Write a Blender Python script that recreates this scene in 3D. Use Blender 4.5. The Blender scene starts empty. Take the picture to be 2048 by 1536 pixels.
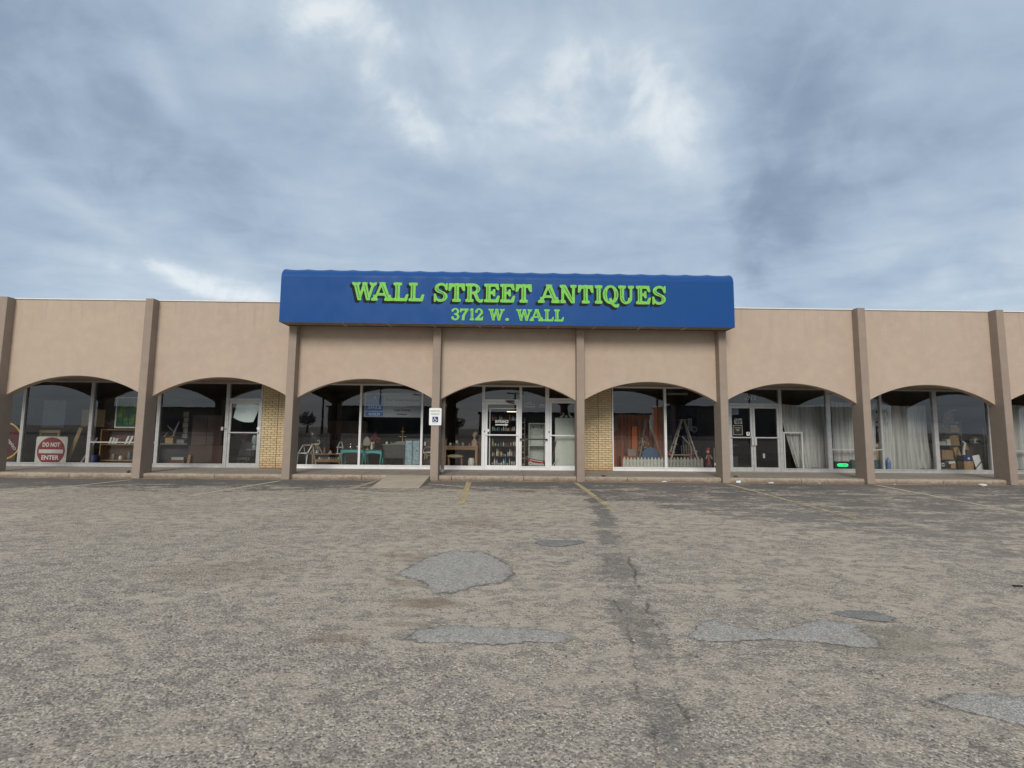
import bpy, bmesh, math, random
import numpy as np
from mathutils import Vector, Matrix

C = bpy.context.scene
COL = C.collection
R = math.radians
rnd = random.Random(7)

# ------------------------------------------------------------------ camera
cam_d = bpy.data.cameras.new('camera')
cam_d.sensor_width = 36.0
cam_d.lens = 950.0 / 2048.0 * 36.0
cam_d.clip_start = 0.05
cam_d.clip_end = 3000
cam = bpy.data.objects.new('camera', cam_d)
COL.objects.link(cam)
FW = Vector((0.01463079, 0.99587727, 0.08952322))
RT = Vector((0.99983544, -0.0155316, 0.00937393))
UP = Vector((-0.01072572, -0.08937134, 0.99594062))
cam.matrix_world = Matrix(((RT.x, UP.x, -FW.x, 2.105), (RT.y, UP.y, -FW.y, -14.73), (RT.z, UP.z, -FW.z, 1.6385), (0, 0, 0, 1)))
C.camera = cam

# ------------------------------------------------------------------ colour management
C.view_settings.view_transform = 'Standard'
C.view_settings.look = 'None'
C.view_settings.gamma = 1
C.view_settings.use_curve_mapping = False
C.view_settings.exposure = 1.0
SKYGAIN = 0.5            # cloud radiance before exposure

# ------------------------------------------------------------------ node helper
class NT:
    def __init__(s, tree):
        s.t = tree; s.x = 0
    def n(s, typ, props=None, **inp):
        nd = s.t.nodes.new(typ); s.x += 40; nd.location = (s.x, 0)
        for k, v in (props or {}).items(): setattr(nd, k, v)
        for k, v in inp.items():
            key = int(k[1:]) if k[0] == 'i' and k[1:].isdigit() else k.replace('_', ' ')
            sock = nd.inputs[key]
            if hasattr(v, 'is_linked') or isinstance(v, bpy.types.NodeSocket): s.t.links.new(v, sock)
            else: sock.default_value = v
        return nd
    def math(s, op, a, b=0.0, c=0.0, clamp=False):
        nd = s.n('ShaderNodeMath', {'operation': op, 'use_clamp': clamp})
        for i, v in enumerate((a, b, c)):
            if isinstance(v, bpy.types.NodeSocket): s.t.links.new(v, nd.inputs[i])
            else: nd.inputs[i].default_value = v
        return nd.outputs[0]
    def vmath(s, op, a, b=(0, 0, 0), out=0):
        nd = s.n('ShaderNodeVectorMath', {'operation': op})
        for i, v in enumerate((a, b)):
            if isinstance(v, bpy.types.NodeSocket): s.t.links.new(v, nd.inputs[i])
            else: nd.inputs[i].default_value = v
        return nd.outputs[out]
    def noise(s, vec, scale, detail=3, rough=.55, dist=0.0, out='Fac'):
        return s.n('ShaderNodeTexNoise', Vector=vec, Scale=scale, Detail=detail, Roughness=rough, Distortion=dist).outputs[out]
    def mapr(s, v, a, b, c=0.0, d=1.0, smooth=True):
        nd = s.n('ShaderNodeMapRange', {'interpolation_type': 'SMOOTHSTEP' if smooth else 'LINEAR', 'clamp': True})
        s.t.links.new(v, nd.inputs[0])
        for i, q in enumerate((a, b, c, d)): nd.inputs[1 + i].default_value = q
        return nd.outputs[0]
    def mix(s, f, a, b, mode='MIX'):
        nd = s.n('ShaderNodeMix', {'data_type': 'RGBA', 'blend_type': mode})
        for i, v in ((0, f), (6, a), (7, b)):
            if isinstance(v, bpy.types.NodeSocket): s.t.links.new(v, nd.inputs[i])
            else: nd.inputs[i].default_value = v if i == 0 else (v if len(v) == 4 else (*v, 1))
        return nd.outputs[2]
    def ramp(s, v, stops):
        nd = s.n('ShaderNodeValToRGB')
        s.t.links.new(v, nd.inputs[0])
        el = nd.color_ramp.elements
        while len(el) < len(stops): el.new(.5)
        for e, (p, c) in zip(el, stops): e.position = p; e.color = (*c, 1)
        return nd.outputs[0]
    def sep(s, v):
        return s.n('ShaderNodeSeparateXYZ', Vector=v).outputs
    def comb(s, x, y, z):
        nd = s.n('ShaderNodeCombineXYZ')
        for i, v in enumerate((x, y, z)):
            if isinstance(v, bpy.types.NodeSocket): s.t.links.new(v, nd.inputs[i])
            else: nd.inputs[i].default_value = v
        return nd.outputs[0]

def srgb(r, g, b):
    f = lambda v: v / 12.92 if v <= .04045 else ((v + .055) / 1.055) ** 2.4
    return tuple(f(v / 255) for v in (r, g, b))

# ------------------------------------------------------------------ world: overcast sky
SUN_EL, SUN_AZ = 31, 188
W = bpy.data.worlds.new('World'); C.world = W; W.use_nodes = True
W.node_tree.nodes.clear()
N = NT(W.node_tree)
STR = 0.1
d = N.n('ShaderNodeTexCoord').outputs['Generated']
d = N.vmath('NORMALIZE', d)
x, y, z = N.sep(d)
den = N.math('ADD', N.math('MAXIMUM', z, 0.0), .16)
pl = N.comb(N.math('DIVIDE', x, den), N.math('DIVIDE', y, den), 0.0)
wn = N.noise(d, 4.2, 8, .6, .3, 'Color')
wv = N.n('ShaderNodeVectorMath', {'operation': 'SCALE'}, i0=N.vmath('SUBTRACT', wn, (.5, .5, .5)), Scale=.24).outputs[0]
dw = N.vmath('ADD', d, wv)
n1 = N.noise(N.vmath('ADD', N.vmath('MULTIPLY', pl, (1.0, .8, 1)), (3.1, 1.7, .4)), .85, 7, .52, .55)
n2 = N.noise(N.vmath('ADD', N.vmath('MULTIPLY', pl, (.8, 1.15, 1)), (8.2, .3, 2.0)), 2.4, 6, .55, .4)
val = N.math('MULTIPLY_ADD', n1, .50, .355)
val = N.math('MULTIPLY_ADD', N.math('SUBTRACT', n2, .5), .40, val)
n3 = N.noise(N.vmath('ADD', N.vmath('MULTIPLY', pl, (1.0, 1.3, 1)), (1.2, 5.3, 1.0)), 5.0, 6, .54, .5)
val = N.math('MULTIPLY_ADD', N.math('SUBTRACT', n3, .5), .26, val)
n4 = N.noise(N.vmath('ADD', d, (2, 1, 3)), 8.0, 5, .55, .5)
gain = N.mapr(n4, .3, .7, .45, 1.4)
# cloud masses of this sky: azimuth, elevation, half width, half height (degrees), tilt, weight
MASSES = [(11.0,39.0,8.4,5.4,0,0.12),(19.4,35.1,6.5,3.5,35,0.13),(23.8,30.6,5.0,3.0,30,0.15),(-18.0,41.3,6.0,2.3,-5,0.25),(-25.2,39.4,2.7,2.0,0,0.15),(-37.7,31.3,2.6,1.3,50,0.22),(-28.9,34.1,5.1,1.4,-15,0.13),(-15.0,34.6,3.5,1.9,42,0.2),(-8.2,32.8,4.2,2.0,20,0.18),(4.1,34.2,14.7,7.4,0,0.15),(35.4,34.7,10.1,6.6,0,-0.11),(31.7,26.5,4.9,8.3,-12,-0.15),(41.3,25.2,8.7,6.5,0,-0.06),(-45.4,24.8,9.2,9.2,0,-0.11),(-37.9,23.4,9.9,5.0,15,-0.12),(-35.2,14.4,5.8,0.8,2,0.36),(-31.8,13.2,3.5,0.6,0,0.32),(46.8,12.3,4.2,2.1,-40,0.2),(38.1,16.0,3.3,1.3,-10,0.15),(26.0,26.7,2.5,2.3,40,0.12),(-9.6,28.4,12.0,3.3,10,-0.08),(-43.3,35.2,12.3,3.1,0,-0.16),(-33.0,18.3,2.5,0.9,35,0.14),(-44.0,19.4,7.1,0.9,28,0.1),(27.8,38.7,6.3,3.6,20,-0.08),(30.0,20.7,3.1,8.7,-10,-0.17),
 # the rest of the dome carries masses of the same kind
 (150,40,12,6,10,.2),(185,25,16,5,0,.15),(215,48,10,8,30,-.15),(120,30,10,7,0,-.15),(-90,35,14,6,-20,.18),(90,28,12,5,20,.16),(175,13,20,2,0,.3),(205,9,14,1.2,0,.3),(240,30,12,7,0,-.12),(165,60,20,10,0,.12),(20,68,16,9,10,-.12)]
for az, el, a, b, t, w in MASSES:
    ca, sa, ce, se = math.cos(R(az)), math.sin(R(az)), math.cos(R(el)), math.sin(R(el))
    c = Vector((sa * ce, ca * ce, se)); e1 = Vector((ca, -sa, 0)); e2 = Vector((-sa * se, -ca * se, ce))
    m1 = e1 * math.cos(R(t)) - e2 * math.sin(R(t)); m2 = e1 * math.sin(R(t)) + e2 * math.cos(R(t))
    m1 = m1 / R(a) / 1.25; m2 = m2 / R(b) / 1.25
    src = dw if b > 1.7 else N.vmath('ADD', d, N.n('ShaderNodeVectorMath', {'operation': 'SCALE'}, i0=wv, Scale=.28).outputs[0])
    q1 = N.vmath('DOT_PRODUCT', src, tuple(m1), 1); q2 = N.vmath('DOT_PRODUCT', src, tuple(m2), 1)
    k1 = m1.dot(c); k2 = m2.dot(c)
    q1 = N.math('SUBTRACT', q1, k1); q2 = N.math('SUBTRACT', q2, k2)
    r2 = N.math('MULTIPLY_ADD', q1, q1, N.math('MULTIPLY', q2, q2))
    g = N.math('POWER', 2.718, N.math('MULTIPLY', r2, -1.0))
    front = N.math('GREATER_THAN', N.vmath('DOT_PRODUCT', d, tuple(c), 1), 0.2)
    val = N.math('MULTIPLY_ADD', N.math('MULTIPLY', N.math('MULTIPLY', g, front), gain), w, val)
hz = N.mapr(z, 0.0, .33, .16, 0.0)
val = N.math('ADD', val, hz)
cl = N.ramp(val, [(.08, srgb(122, 139, 161)), (.34, srgb(145, 162, 184)), (.56, srgb(170, 187, 206)), (.78, srgb(194, 208, 221)), (1.0, srgb(230, 237, 241))])
cl = N.mix(1.0, cl, (SKYGAIN / STR,) * 3, 'MULTIPLY')
sky_t = N.n('ShaderNodeTexSky', {'sky_type': 'NISHITA', 'sun_disc': False, 'sun_elevation': R(SUN_EL), 'sun_rotation': R(SUN_AZ), 'altitude': 800, 'dust_density': 2.0}).outputs[0]
tot = N.mix(.06, cl, sky_t)
bg = N.n('ShaderNodeBackground', Color=tot, Strength=STR)
W.node_tree.links.new(bg.outputs[0], N.n('ShaderNodeOutputWorld').inputs[0])

# ------------------------------------------------------------------ sun behind thin cloud
sd = bpy.data.lights.new('sun', 'SUN'); sd.energy = 1.15; sd.angle = R(24); sd.color = (1.0, .95, .88)
so = bpy.data.objects.new('sun', sd); COL.objects.link(so)
ds = Vector((math.sin(R(SUN_AZ)) * math.cos(R(SUN_EL)), math.cos(R(SUN_AZ)) * math.cos(R(SUN_EL)), math.sin(R(SUN_EL))))
so.rotation_euler = (-ds).to_track_quat('-Z', 'Y').to_euler()

# ------------------------------------------------------------------ materials
def new_mat(name):
    m = bpy.data.materials.new(name); m.use_nodes = True; m.node_tree.nodes.clear()
    return m, NT(m.node_tree)
def finish(m, n, bsdf):
    m.node_tree.links.new(bsdf, n.n('ShaderNodeOutputMaterial').inputs[0]); return m
MATS = {}
def M(name, rgb, rough=.6, metal=0.0, var=.12, scale=9, bump=0.0, bscale=60, emit=None, stretch=(1, 1, 1)):
    if name in MATS: return MATS[name]
    m, n = new_mat(name)
    p = n.n('ShaderNodeTexCoord').outputs['Object']
    p = n.vmath('MULTIPLY', p, stretch)
    f = n.noise(p, scale, 4, .6)
    lo = tuple(max(0, c * (1 - var)) for c in rgb); hi = tuple(min(1, c * (1 + var)) for c in rgb)
    col = n.ramp(f, [(.3, lo), (.7, hi)])
    b = n.n('ShaderNodeBsdfPrincipled', Base_Color=col, Roughness=rough, Metallic=metal)
    if bump:
        bp = n.n('ShaderNodeBump', Strength=bump, Distance=.01, Height=n.noise(p, bscale, 3, .6))
        m.node_tree.links.new(bp.outputs[0], b.inputs['Normal'])
    if emit:
        b.inputs['Emission Color'].default_value = (*rgb, 1); b.inputs['Emission Strength'].default_value = emit
    MATS[name] = finish(m, n, b.outputs[0]); return m

def stucco(name, base, pink):
    m, n = new_mat(name)
    p = n.n('ShaderNodeTexCoord').outputs['Object']
    big = n.noise(p, .55, 3, .6); mid = n.noise(p, 3.2, 5, .65); streak = n.noise(n.vmath('MULTIPLY', p, (5, 5, .5)), 1.0, 3, .6)
    fine = n.noise(p, 85, 3, .7)
    c = n.mix(n.mapr(big, .35, .68), base, pink)
    c = n.mix(n.mapr(mid, .35, .75, 0, .5), c, tuple(v * 1.16 for v in base))
    c = n.mix(n.mapr(streak, .5, .8, 0, .3), c, tuple(v * .86 for v in base))
    pz = n.sep(n.n('ShaderNodeNewGeometry').outputs['Position'])[2]
    drip = n.noise(n.vmath('MULTIPLY', p, (9, 9, .35)), 1.0, 4, .65)
    c = n.mix(n.math('MULTIPLY', n.mapr(drip, .5, .72, 0, .4), n.mapr(pz, 4.2, 5.45, 0, 1)), c, tuple(v * .62 for v in base))
    c = n.mix(n.math('MULTIPLY', n.mapr(n.noise(p, 2.4, 5, .7), .5, .7, 0, .5), n.mapr(pz, .5, .05, 0, 1)), c, tuple(v * .55 for v in base))
    c = n.mix(n.mapr(fine, .3, .7, 0, .26), c, tuple(v * .62 for v in base))
    b = n.n('ShaderNodeBsdfPrincipled', Base_Color=c, Roughness=.92)
    h = n.math('ADD', fine, n.math('MULTIPLY', n.noise(p, 28, 3, .6), .8))
    bp = n.n('ShaderNodeBump', Strength=.45, Distance=.012, Height=h)
    m.node_tree.links.new(bp.outputs[0], b.inputs['Normal'])
    return finish(m, n, b.outputs[0])
STUC = stucco('stucco_tan', (.49, .386, .293), (.475, .356, .275))
STUD = stucco('stucco_brown', (.33, .262, .205), (.305, .232, .182))

def ground_mat():
    m, n = new_mat('worn_asphalt')
    p = n.n('ShaderNodeTexCoord').outputs['Object']
    px, py, pz = n.sep(p)
    big = n.noise(p, .22, 4, .6, .3); mid = n.noise(p, .9, 5, .62, .4); sm = n.noise(p, 5, 4, .65)
    mc = n.noise(n.vmath('MULTIPLY', p, (.45, 1.25, 1)), 1.3, 5, .65)
    # exposed stones: two sizes, each stone its own tone
    wob = n.vmath('ADD', p, n.n('ShaderNodeVectorMath', {'operation': 'SCALE'}, i0=n.noise(p, 40, 2, .5, 0, 'Color'), Scale=.012).outputs[0])
    v1 = n.n('ShaderNodeTexVoronoi', Vector=wob, Scale=50.0); v2 = n.n('ShaderNodeTexVoronoi', Vector=wob, Scale=96.0)
    t1 = n.sep(v1.outputs['Color']); t2 = n.sep(v2.outputs['Color'])
    st1 = n.ramp(t1[0], [(0, (.085, .08, .078)), (.25, (.17, .158, .145)), (.5, (.27, .25, .222)), (.8, (.38, .35, .31)), (.95, (.46, .425, .375)), (1, (.56, .53, .48))])
    st2 = n.ramp(t2[1], [(0, (.10, .095, .09)), (.4, (.26, .24, .213)), (.85, (.40, .365, .315)), (1, (.62, .59, .53))])
    col = n.mix(n.mapr(t2[2], .45, .5), st1, st2)
    clump = n.noise(n.vmath('MULTIPLY', p, (.75, 1.2, 1)), 6.5, 7, .74, .6)
    clump2 = n.noise(p, 2.2, 5, .7)
    ck_ = n.math('ADD', n.math('MULTIPLY', clump, .78), n.math('MULTIPLY', clump2, .22))
    col = n.mix(n.mapr(ck_, .53, .40, 0, .55), col, (.155, .148, .138))
    edge = n.mapr(v1.outputs['Distance'], .32, .62)
    sandc = n.mix(sm, (.37, .332, .278), (.455, .412, .348))
    # sand caught between the stones, in sheets further out
    sand = n.math('ADD', n.math('MULTIPLY', edge, .5), n.mapr(n.math('ADD', n.math('MULTIPLY', mc, .6), n.math('ADD', n.math('MULTIPLY', big, .5), n.math('MULTIPLY', n.mapr(n.math('ABSOLUTE', n.math('ADD', py, 6.3)), .8, 3.2, .05, 0), n.mapr(n.math('ABSOLUTE', n.math('SUBTRACT', px, 4.0)), 2, 7, 1, 0)))), .51, .625, 0, .85), clamp=True)
    sand = n.math('MULTIPLY', n.mapr(sand, 0, .8, .1, 1), n.math('MULTIPLY', n.mapr(ck_, .43, .57, .08, .95), n.mapr(py, -12.3, -9.0, .6, 1)))
    col = n.mix(sand, col, sandc)
    # newer sealed asphalt along the kerb and to one side, worn through in patches
    blot = n.math('ADD', n.math('MULTIPLY', n.mapr(n.noise(n.vmath('MULTIPLY', p, (.55, 1.5, 1)), 1.5, 7, .74), .28, .72), .62), n.math('MULTIPLY', n.mapr(n.noise(p, 9, 5, .75), .25, .75), .38))
    kerb = n.mapr(n.math('ADD', py, n.math('MULTIPLY', n.math('SUBTRACT', mid, .5), 2.6)), -4.4, -.6, .04, .76)
    left = n.mapr(px, -16, -2, .08, 0.0)
    # border from (5.7,-5.8) to (8.3,-9.0)
    sd_ = n.math('ADD', n.math('MULTIPLY', n.math('SUBTRACT', px, 5.73), .78), n.math('MULTIPLY', n.math('ADD', py, 5.82), .626))
    side = n.math('MULTIPLY', n.mapr(py, -9, -4, .82, 1.0), n.mapr(n.math('ADD', sd_, n.math('MULTIPLY', n.math('SUBTRACT', mid, .5), 1.5)), -.25, .9, .05, .60))
    # tar left along an old seam
    sx = n.math('SUBTRACT', px, n.math('MULTIPLY_ADD', py, .150, 4.80))
    sx = n.math('ADD', sx, n.math('MULTIPLY', n.math('SUBTRACT', n.noise(p, 1.6, 7, .74), .5), 1.0))
    seam = n.math('MULTIPLY', n.mapr(n.math('ABSOLUTE', sx), .06, .34, .72, .0), n.mapr(n.noise(n.comb(0.0, py, 0.0), .9, 3, .6), .34, .52, .45, 1))
    seam = n.math('MULTIPLY', seam, n.mapr(py, -11.5, -8.2, .88, 1))
    tar = n.math('ADD', n.math('MAXIMUM', n.math('MAXIMUM', kerb, side), seam), left)
    tarm = n.mapr(n.math('SUBTRACT', n.math('ADD', tar, blot), 1.0), -.06, .10, 0, 1)
    tarm = n.math('MULTIPLY', tarm, n.mapr(py, -9.5, -1.5, .5, .92))
    tarc = n.mix(sm, (.05, .055, .062), (.115, .12, .125))
    tarc = n.mix(n.mapr(t2[0], .5, 1, 0, .4), tarc, (.22, .205, .185))
    col = n.mix(tarm, col, tarc)
    # fine cracks on both sides of the seam
    for off, w in ((-.20, .010), (.24, .017)):
        cx = n.math('ADD', n.math('SUBTRACT', px, n.math('MULTIPLY_ADD', py, .157 if off > 0 else .14, 4.80 + off)), n.math('MULTIPLY', n.math('SUBTRACT', n.noise(p, 1.4, 6, .75), .5), .34))
        ck = n.math('MULTIPLY', n.mapr(n.math('ABSOLUTE', cx), w * .3, w * 1.8, .8, 0), n.math('MULTIPLY', n.mapr(py, -6.5, -8.5, 0, 1), n.mapr(n.noise(n.vmath('ADD', p, (off * 30, 0, 0)), 1.7, 4, .7), .42, .6)))
        col = n.mix(ck, col, (.055, .05, .046))
    # drifted sand in the gutter
    gut = n.mapr(n.math('ADD', py, n.math('MULTIPLY', n.math('SUBTRACT', n.noise(p, 1.1, 5, .7), .5), .8)), -.42, -.2, 0, .85)
    col = n.mix(gut, col, n.mix(sm, (.24, .19, .14), (.38, .315, .24)))
    # rusty earth stains
    for sx_, sy_, rx, ry, k in ((1.42, -10.15, .34, .13, .6), (1.1, -9.6, .25, .12, .35), (1.05, -8.6, .3, .22, .4), (1.35, -10.62, .22, .06, .35), (.72, -8.5, .3, .1, .4), (.82, -10.9, .25, .09, .45), (1.6, -6.4, .5, .4, .3), (5.0, -10.9, .6, .3, .5), (-1.0, -9.2, .8, .5, .2)):
        q = n.math('ADD', n.math('POWER', n.math('DIVIDE', n.math('SUBTRACT', px, sx_), rx), 2), n.math('POWER', n.math('DIVIDE', n.math('SUBTRACT', py, sy_), ry), 2))
        q = n.math('ADD', q, n.math('MULTIPLY', n.math('SUBTRACT', n.noise(p, 7, 4, .7), .5), 2.2))
        col = n.mix(n.mapr(q, .1, 1.5, k, 0), col, (.16, .108, .066) if sx_ < 4 else (.15, .14, .11))
    col = n.mix(n.mapr(big, .3, .7, 0, .12), col, (.42, .375, .315))
    col = n.mix(n.mapr(n.noise(n.vmath('MULTIPLY', p, (.6, 1.4, 1)), 2.6, 5, .7), .42, .3, 0, .35), col, (.16, .15, .14))
    oil = n.noise(p, 3.1, 2, .4)
    col = n.mix(n.mapr(oil, .70, .78, 0, .45), col, (.07, .065, .06))
    col = n.mix(1.0, col, (1.22, 1.12, 1.01), 'MULTIPLY')
    b = n.n('ShaderNodeBsdfPrincipled', Base_Color=col, Roughness=.93)
    b.inputs['Specular IOR Level'].default_value = .25
    h = n.math('MULTIPLY', n.math('SUBTRACT', 1.0, v1.outputs['Distance']), n.math('SUBTRACT', 1.0, n.math('MULTIPLY', sand, .6)))
    h = n.math('ADD', h, n.math('MULTIPLY', n.noise(p, 150, 2, .6), .35))
    bp = n.n('ShaderNodeBump', Strength=.6, Distance=.012, Height=h)
    m.node_tree.links.new(bp.outputs[0], b.inputs['Normal'])
    return finish(m, n, b.outputs[0])
GROUND = ground_mat()

def speckle(name, dark, light, scale=110, edge=None):
    m, n = new_mat(name)
    p = n.n('ShaderNodeTexCoord').outputs['Object']
    v = n.n('ShaderNodeTexVoronoi', Vector=p, Scale=scale)
    t = n.sep(v.outputs['Color'])
    c = n.ramp(t[0], [(0, dark), (.6, tuple((a + b) / 2 for a, b in zip(dark, light))), (1, light)])
    c = n.mix(n.mapr(n.noise(p, 2.5, 4, .65), .45, .75, 0, .55), c, (.33, .285, .23))
    v3 = n.n('ShaderNodeTexVoronoi', Vector=p, Scale=34.0)
    c = n.mix(n.mapr(n.sep(v3.outputs['Color'])[1], .8, .84, 0, .5), c, (.2, .19, .17))
    c = n.mix(n.mapr(n.noise(p, 9, 5, .7), .5, .72, 0, .6), c, (.38, .33, .265))
    b = n.n('ShaderNodeBsdfPrincipled', Base_Color=c, Roughness=.9)
    bp = n.n('ShaderNodeBump', Strength=.6, Distance=.008, Height=n.math('ADD', v.outputs['Distance'], n.noise(p, 60, 3, .6)))
    m.node_tree.links.new(bp.outputs[0], b.inputs['Normal'])
    e = n.n('ShaderNodeAttribute', {'attribute_name': 'edge'}).outputs['Fac']
    a = n.math('ADD', e, n.math('MULTIPLY', n.math('SUBTRACT', n.noise(p, 11, 5, .75), .5), 1.1))
    dk = n.mix(n.math('MULTIPLY', n.mapr(a, .30, .62, .55, 0), n.mapr(n.noise(p, 4, 3), .42, .55)), c, (.075, .07, .065))
    m.node_tree.links.new(dk, b.inputs['Base Color'])
    tr = n.n('ShaderNodeBsdfTransparent')
    mx = n.n('ShaderNodeMixShader', Fac=n.mapr(a, .06, .5), i1=tr.outputs[0], i2=b.outputs[0])
    return finish(m, n, mx.outputs[0])
PATCH = speckle('patch_asphalt', (.25, .228, .198), (.58, .53, .46))
PATCHD = speckle('patch_asphalt_dark', (.15, .143, .13), (.31, .295, .27))

def concrete(name, base, dirt, kerb=False):
    m, n = new_mat(name)
    p = n.n('ShaderNodeTexCoord').outputs['Object']
    pz = n.sep(n.n('ShaderNodeNewGeometry').outputs['Position'])[2]
    a = n.noise(p, 1.1, 5, .65); b_ = n.noise(p, 9, 5, .7); f = n.noise(p, 90, 2, .6)
    c = n.mix(n.mapr(a, .3, .7), base, tuple(v * .8 for v in base))
    c = n.mix(n.mapr(b_, .44, .72, 0, .7), c, dirt)
    c = n.mix(n.mapr(f, .3, .7, 0, .25), c, tuple(v * .6 for v in base))
    if kerb:
        k = n.math('ADD', pz, n.math('MULTIPLY', n.math('SUBTRACT', n.noise(p, 3.3, 5, .7), .5), .22))
        c = n.mix(n.mapr(k, .0, .10, .85, 0), c, dirt)
    b = n.n('ShaderNodeBsdfPrincipled', Base_Color=c, Roughness=.9)
    bp = n.n('ShaderNodeBump', Strength=.35, Distance=.008, Height=n.math('ADD', b_, f))
    m.node_tree.links.new(bp.outputs[0], b.inputs['Normal'])
    return finish(m, n, b.outputs[0])
SLAB = concrete('walk_concrete', (.36, .305, .245), (.17, .14, .11))
KERB = concrete('kerb_concrete', (.42, .345, .26), (.17, .115, .075), True)
RAMP = concrete('ramp_concrete', (.52, .44, .325), (.40, .325, .23))

def stripe_mat(name, col, wear):
    m, n = new_mat(name)
    p = n.n('ShaderNodeTexCoord').outputs['Object']
    a = n.math('ADD', n.math('MULTIPLY', n.mapr(n.noise(p, 3.2, 5, .7), .25, .75), .6), n.math('MULTIPLY', n.mapr(n.noise(p, 26, 4, .7), .25, .75), .6))
    far = n.mapr(n.sep(p)[1], -8.5, -.2, .20, -.06)
    mask = n.mapr(n.math('ADD', a, far), wear, wear + .1)
    bs = n.n('ShaderNodeBsdfPrincipled', Base_Color=n.mix(n.noise(p, 12, 3), col, tuple(v * .75 for v in col)), Roughness=.8)
    tr = n.n('ShaderNodeBsdfTransparent')
    mx = n.n('ShaderNodeMixShader', Fac=mask, i1=bs.outputs[0], i2=tr.outputs[0])
    return finish(m, n, mx.outputs[0])
YEL = stripe_mat('worn_yellow_paint', (.58, .45, .24), .66)
YELP = stripe_mat('pale_yellow_paint', (.62, .54, .38), .74)

def glass_mat(name, tint, k=2.0, rough=0.0):
    m, n = new_mat(name)
    fr = n.math('MULTIPLY', n.n('ShaderNodeFresnel', IOR=1.5).outputs[0], k, clamp=True)
    p = n.n('ShaderNodeTexCoord').outputs['Object']
    bp = n.n('ShaderNodeBump', Strength=.03, Distance=.02, Height=n.noise(p, 1.1, 2, .5))
    gl = n.n('ShaderNodeBsdfGlossy', Roughness=rough, Normal=bp.outputs[0])
    tr = n.n('ShaderNodeBsdfTransparent', Color=(*tint, 1))
    mx = n.n('ShaderNodeMixShader', Fac=fr, i1=tr.outputs[0], i2=gl.outputs[0])
    return finish(m, n, mx.outputs[0])
GLASS = glass_mat('window_glass', (.95, .965, .96), 2.3)

def cloth_mat(name, col, trans=.45, alpha=1.0):
    m, n = new_mat(name)
    p = n.n('ShaderNodeTexCoord').outputs['Object']
    c = n.mix(n.noise(n.vmath('MULTIPLY', p, (6, 6, .6)), 1.5, 3), col, tuple(v * .82 for v in col))
    di = n.n('ShaderNodeBsdfDiffuse', Color=c); tl = n.n('ShaderNodeBsdfTranslucent', Color=c)
    mx = n.n('ShaderNodeMixShader', Fac=trans, i1=di.outputs[0], i2=tl.outputs[0])
    o = mx.outputs[0]
    if alpha < 1:
        if trans > .26: alpha = n.mapr(n.noise(n.vmath('MULTIPLY', p, (11, 2, .25)), 1.0, 4, .7), .34, .6, .62, 1.0)
        tr = n.n('ShaderNodeBsdfTransparent')
        o = n.n('ShaderNodeMixShader', Fac=alpha, i1=tr.outputs[0], i2=o).outputs[0]
    return finish(m, n, o)
CURT = cloth_mat('sheer_curtain', (.82, .81, .77), .3, .94)
BANN = cloth_mat('banner_film', (.70, .74, .78), .25, .72)

def awning_mat():
    m, n = new_mat('blue_vinyl')
    p = n.n('ShaderNodeTexCoord').outputs['Object']
    c = n.mix(n.noise(p, .8, 4, .6), (.005, .060, .220), (.007, .070, .25))
    c = n.mix(n.mapr(n.noise(n.vmath('MULTIPLY', p, (6, 1, .7)), 1.0, 4), .55, .8, 0, .18), c, (.03, .09, .25))
    b = n.n('ShaderNodeBsdfPrincipled', Base_Color=c, Roughness=n.mapr(n.noise(p, 2, 3), 
.3, .7, .45, .6))
    b.inputs['Specular IOR Level'].default_value = .2
    b.inputs['Sheen Weight'].default_value = .25; b.inputs['Sheen Roughness'].default_value = .4
    bp = n.n('ShaderNodeBump', Strength=.12, Distance=.03, Height=n.noise(p, 1.6, 3, .5))
    m.node_tree.links.new(bp.outputs[0], b.inputs['Normal'])
    return finish(m, n, b.outputs[0])
BLUE = awning_mat()

def wood(name, dark, light, scale=1.0, rough=.5):
    if name in MATS: return MATS[name]
    m, n = new_mat(name)
    p = n.n('ShaderNodeTexCoord').outputs['Object']
    g = n.noise(n.vmath('MULTIPLY', p, (14 * scale, 14 * scale, 1.6 * scale)), 1.6, 5, .65, .6)
    c = n.ramp(g, [(.25, dark), (.75, light)])
    b = n.n('ShaderNodeBsdfPrincipled', Base_Color=c, Roughness=rough)
    MATS[name] = finish(m, n, b.outputs[0]); return m

ALU = M('aluminium', (.48, .47, .45), .42, .35, .12, 6)
ALUW = M('white_aluminium', (.78, .77, .75), .4, .05, .05, 5)
BRONZE = M('bronze_bar', (.06, .05, .042), .45, .5)
WHITE = M('white_paint', (.72, .72, .69), .5, 0, .06)
OFFW = M('offwhite', (.58, .58, .52), .6, 0, .1)
BLACK = M('black', (.02, .02, .022), .5)
CHAR = M('charcoal', (.045, .045, .048), .6)
DARKB = M('dark_brown', (.075, .05, .036), .5)
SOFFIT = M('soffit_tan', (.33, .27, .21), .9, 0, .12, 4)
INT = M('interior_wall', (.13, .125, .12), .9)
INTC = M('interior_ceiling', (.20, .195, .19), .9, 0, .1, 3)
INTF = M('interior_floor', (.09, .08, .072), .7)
TEAL = M('teal_paint', (.065, .38, .35), .45, 0, .1)
OAK = wood('oak', (.24, .13, .055), (.38, .22, .10))
BRWN = wood('brown_wood', (.085, .042, .026), (.14, .072, .045))
RUST = wood('red_wood', (.24, .07, .026), (.38, .115, .04), .6)
ORNG = wood('orange_wood', (.55, .13, .025), (.75, .2, .04), .6)
PINE = wood('pine', (.38, .24, .10), (.52, .35, .17))
GREYW = wood('grey_wood', (.20, .17, .14), (.34, .30, .25))
CARD = M('cardboard', (.36, .225, .105), .85, 0, .1)
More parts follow.
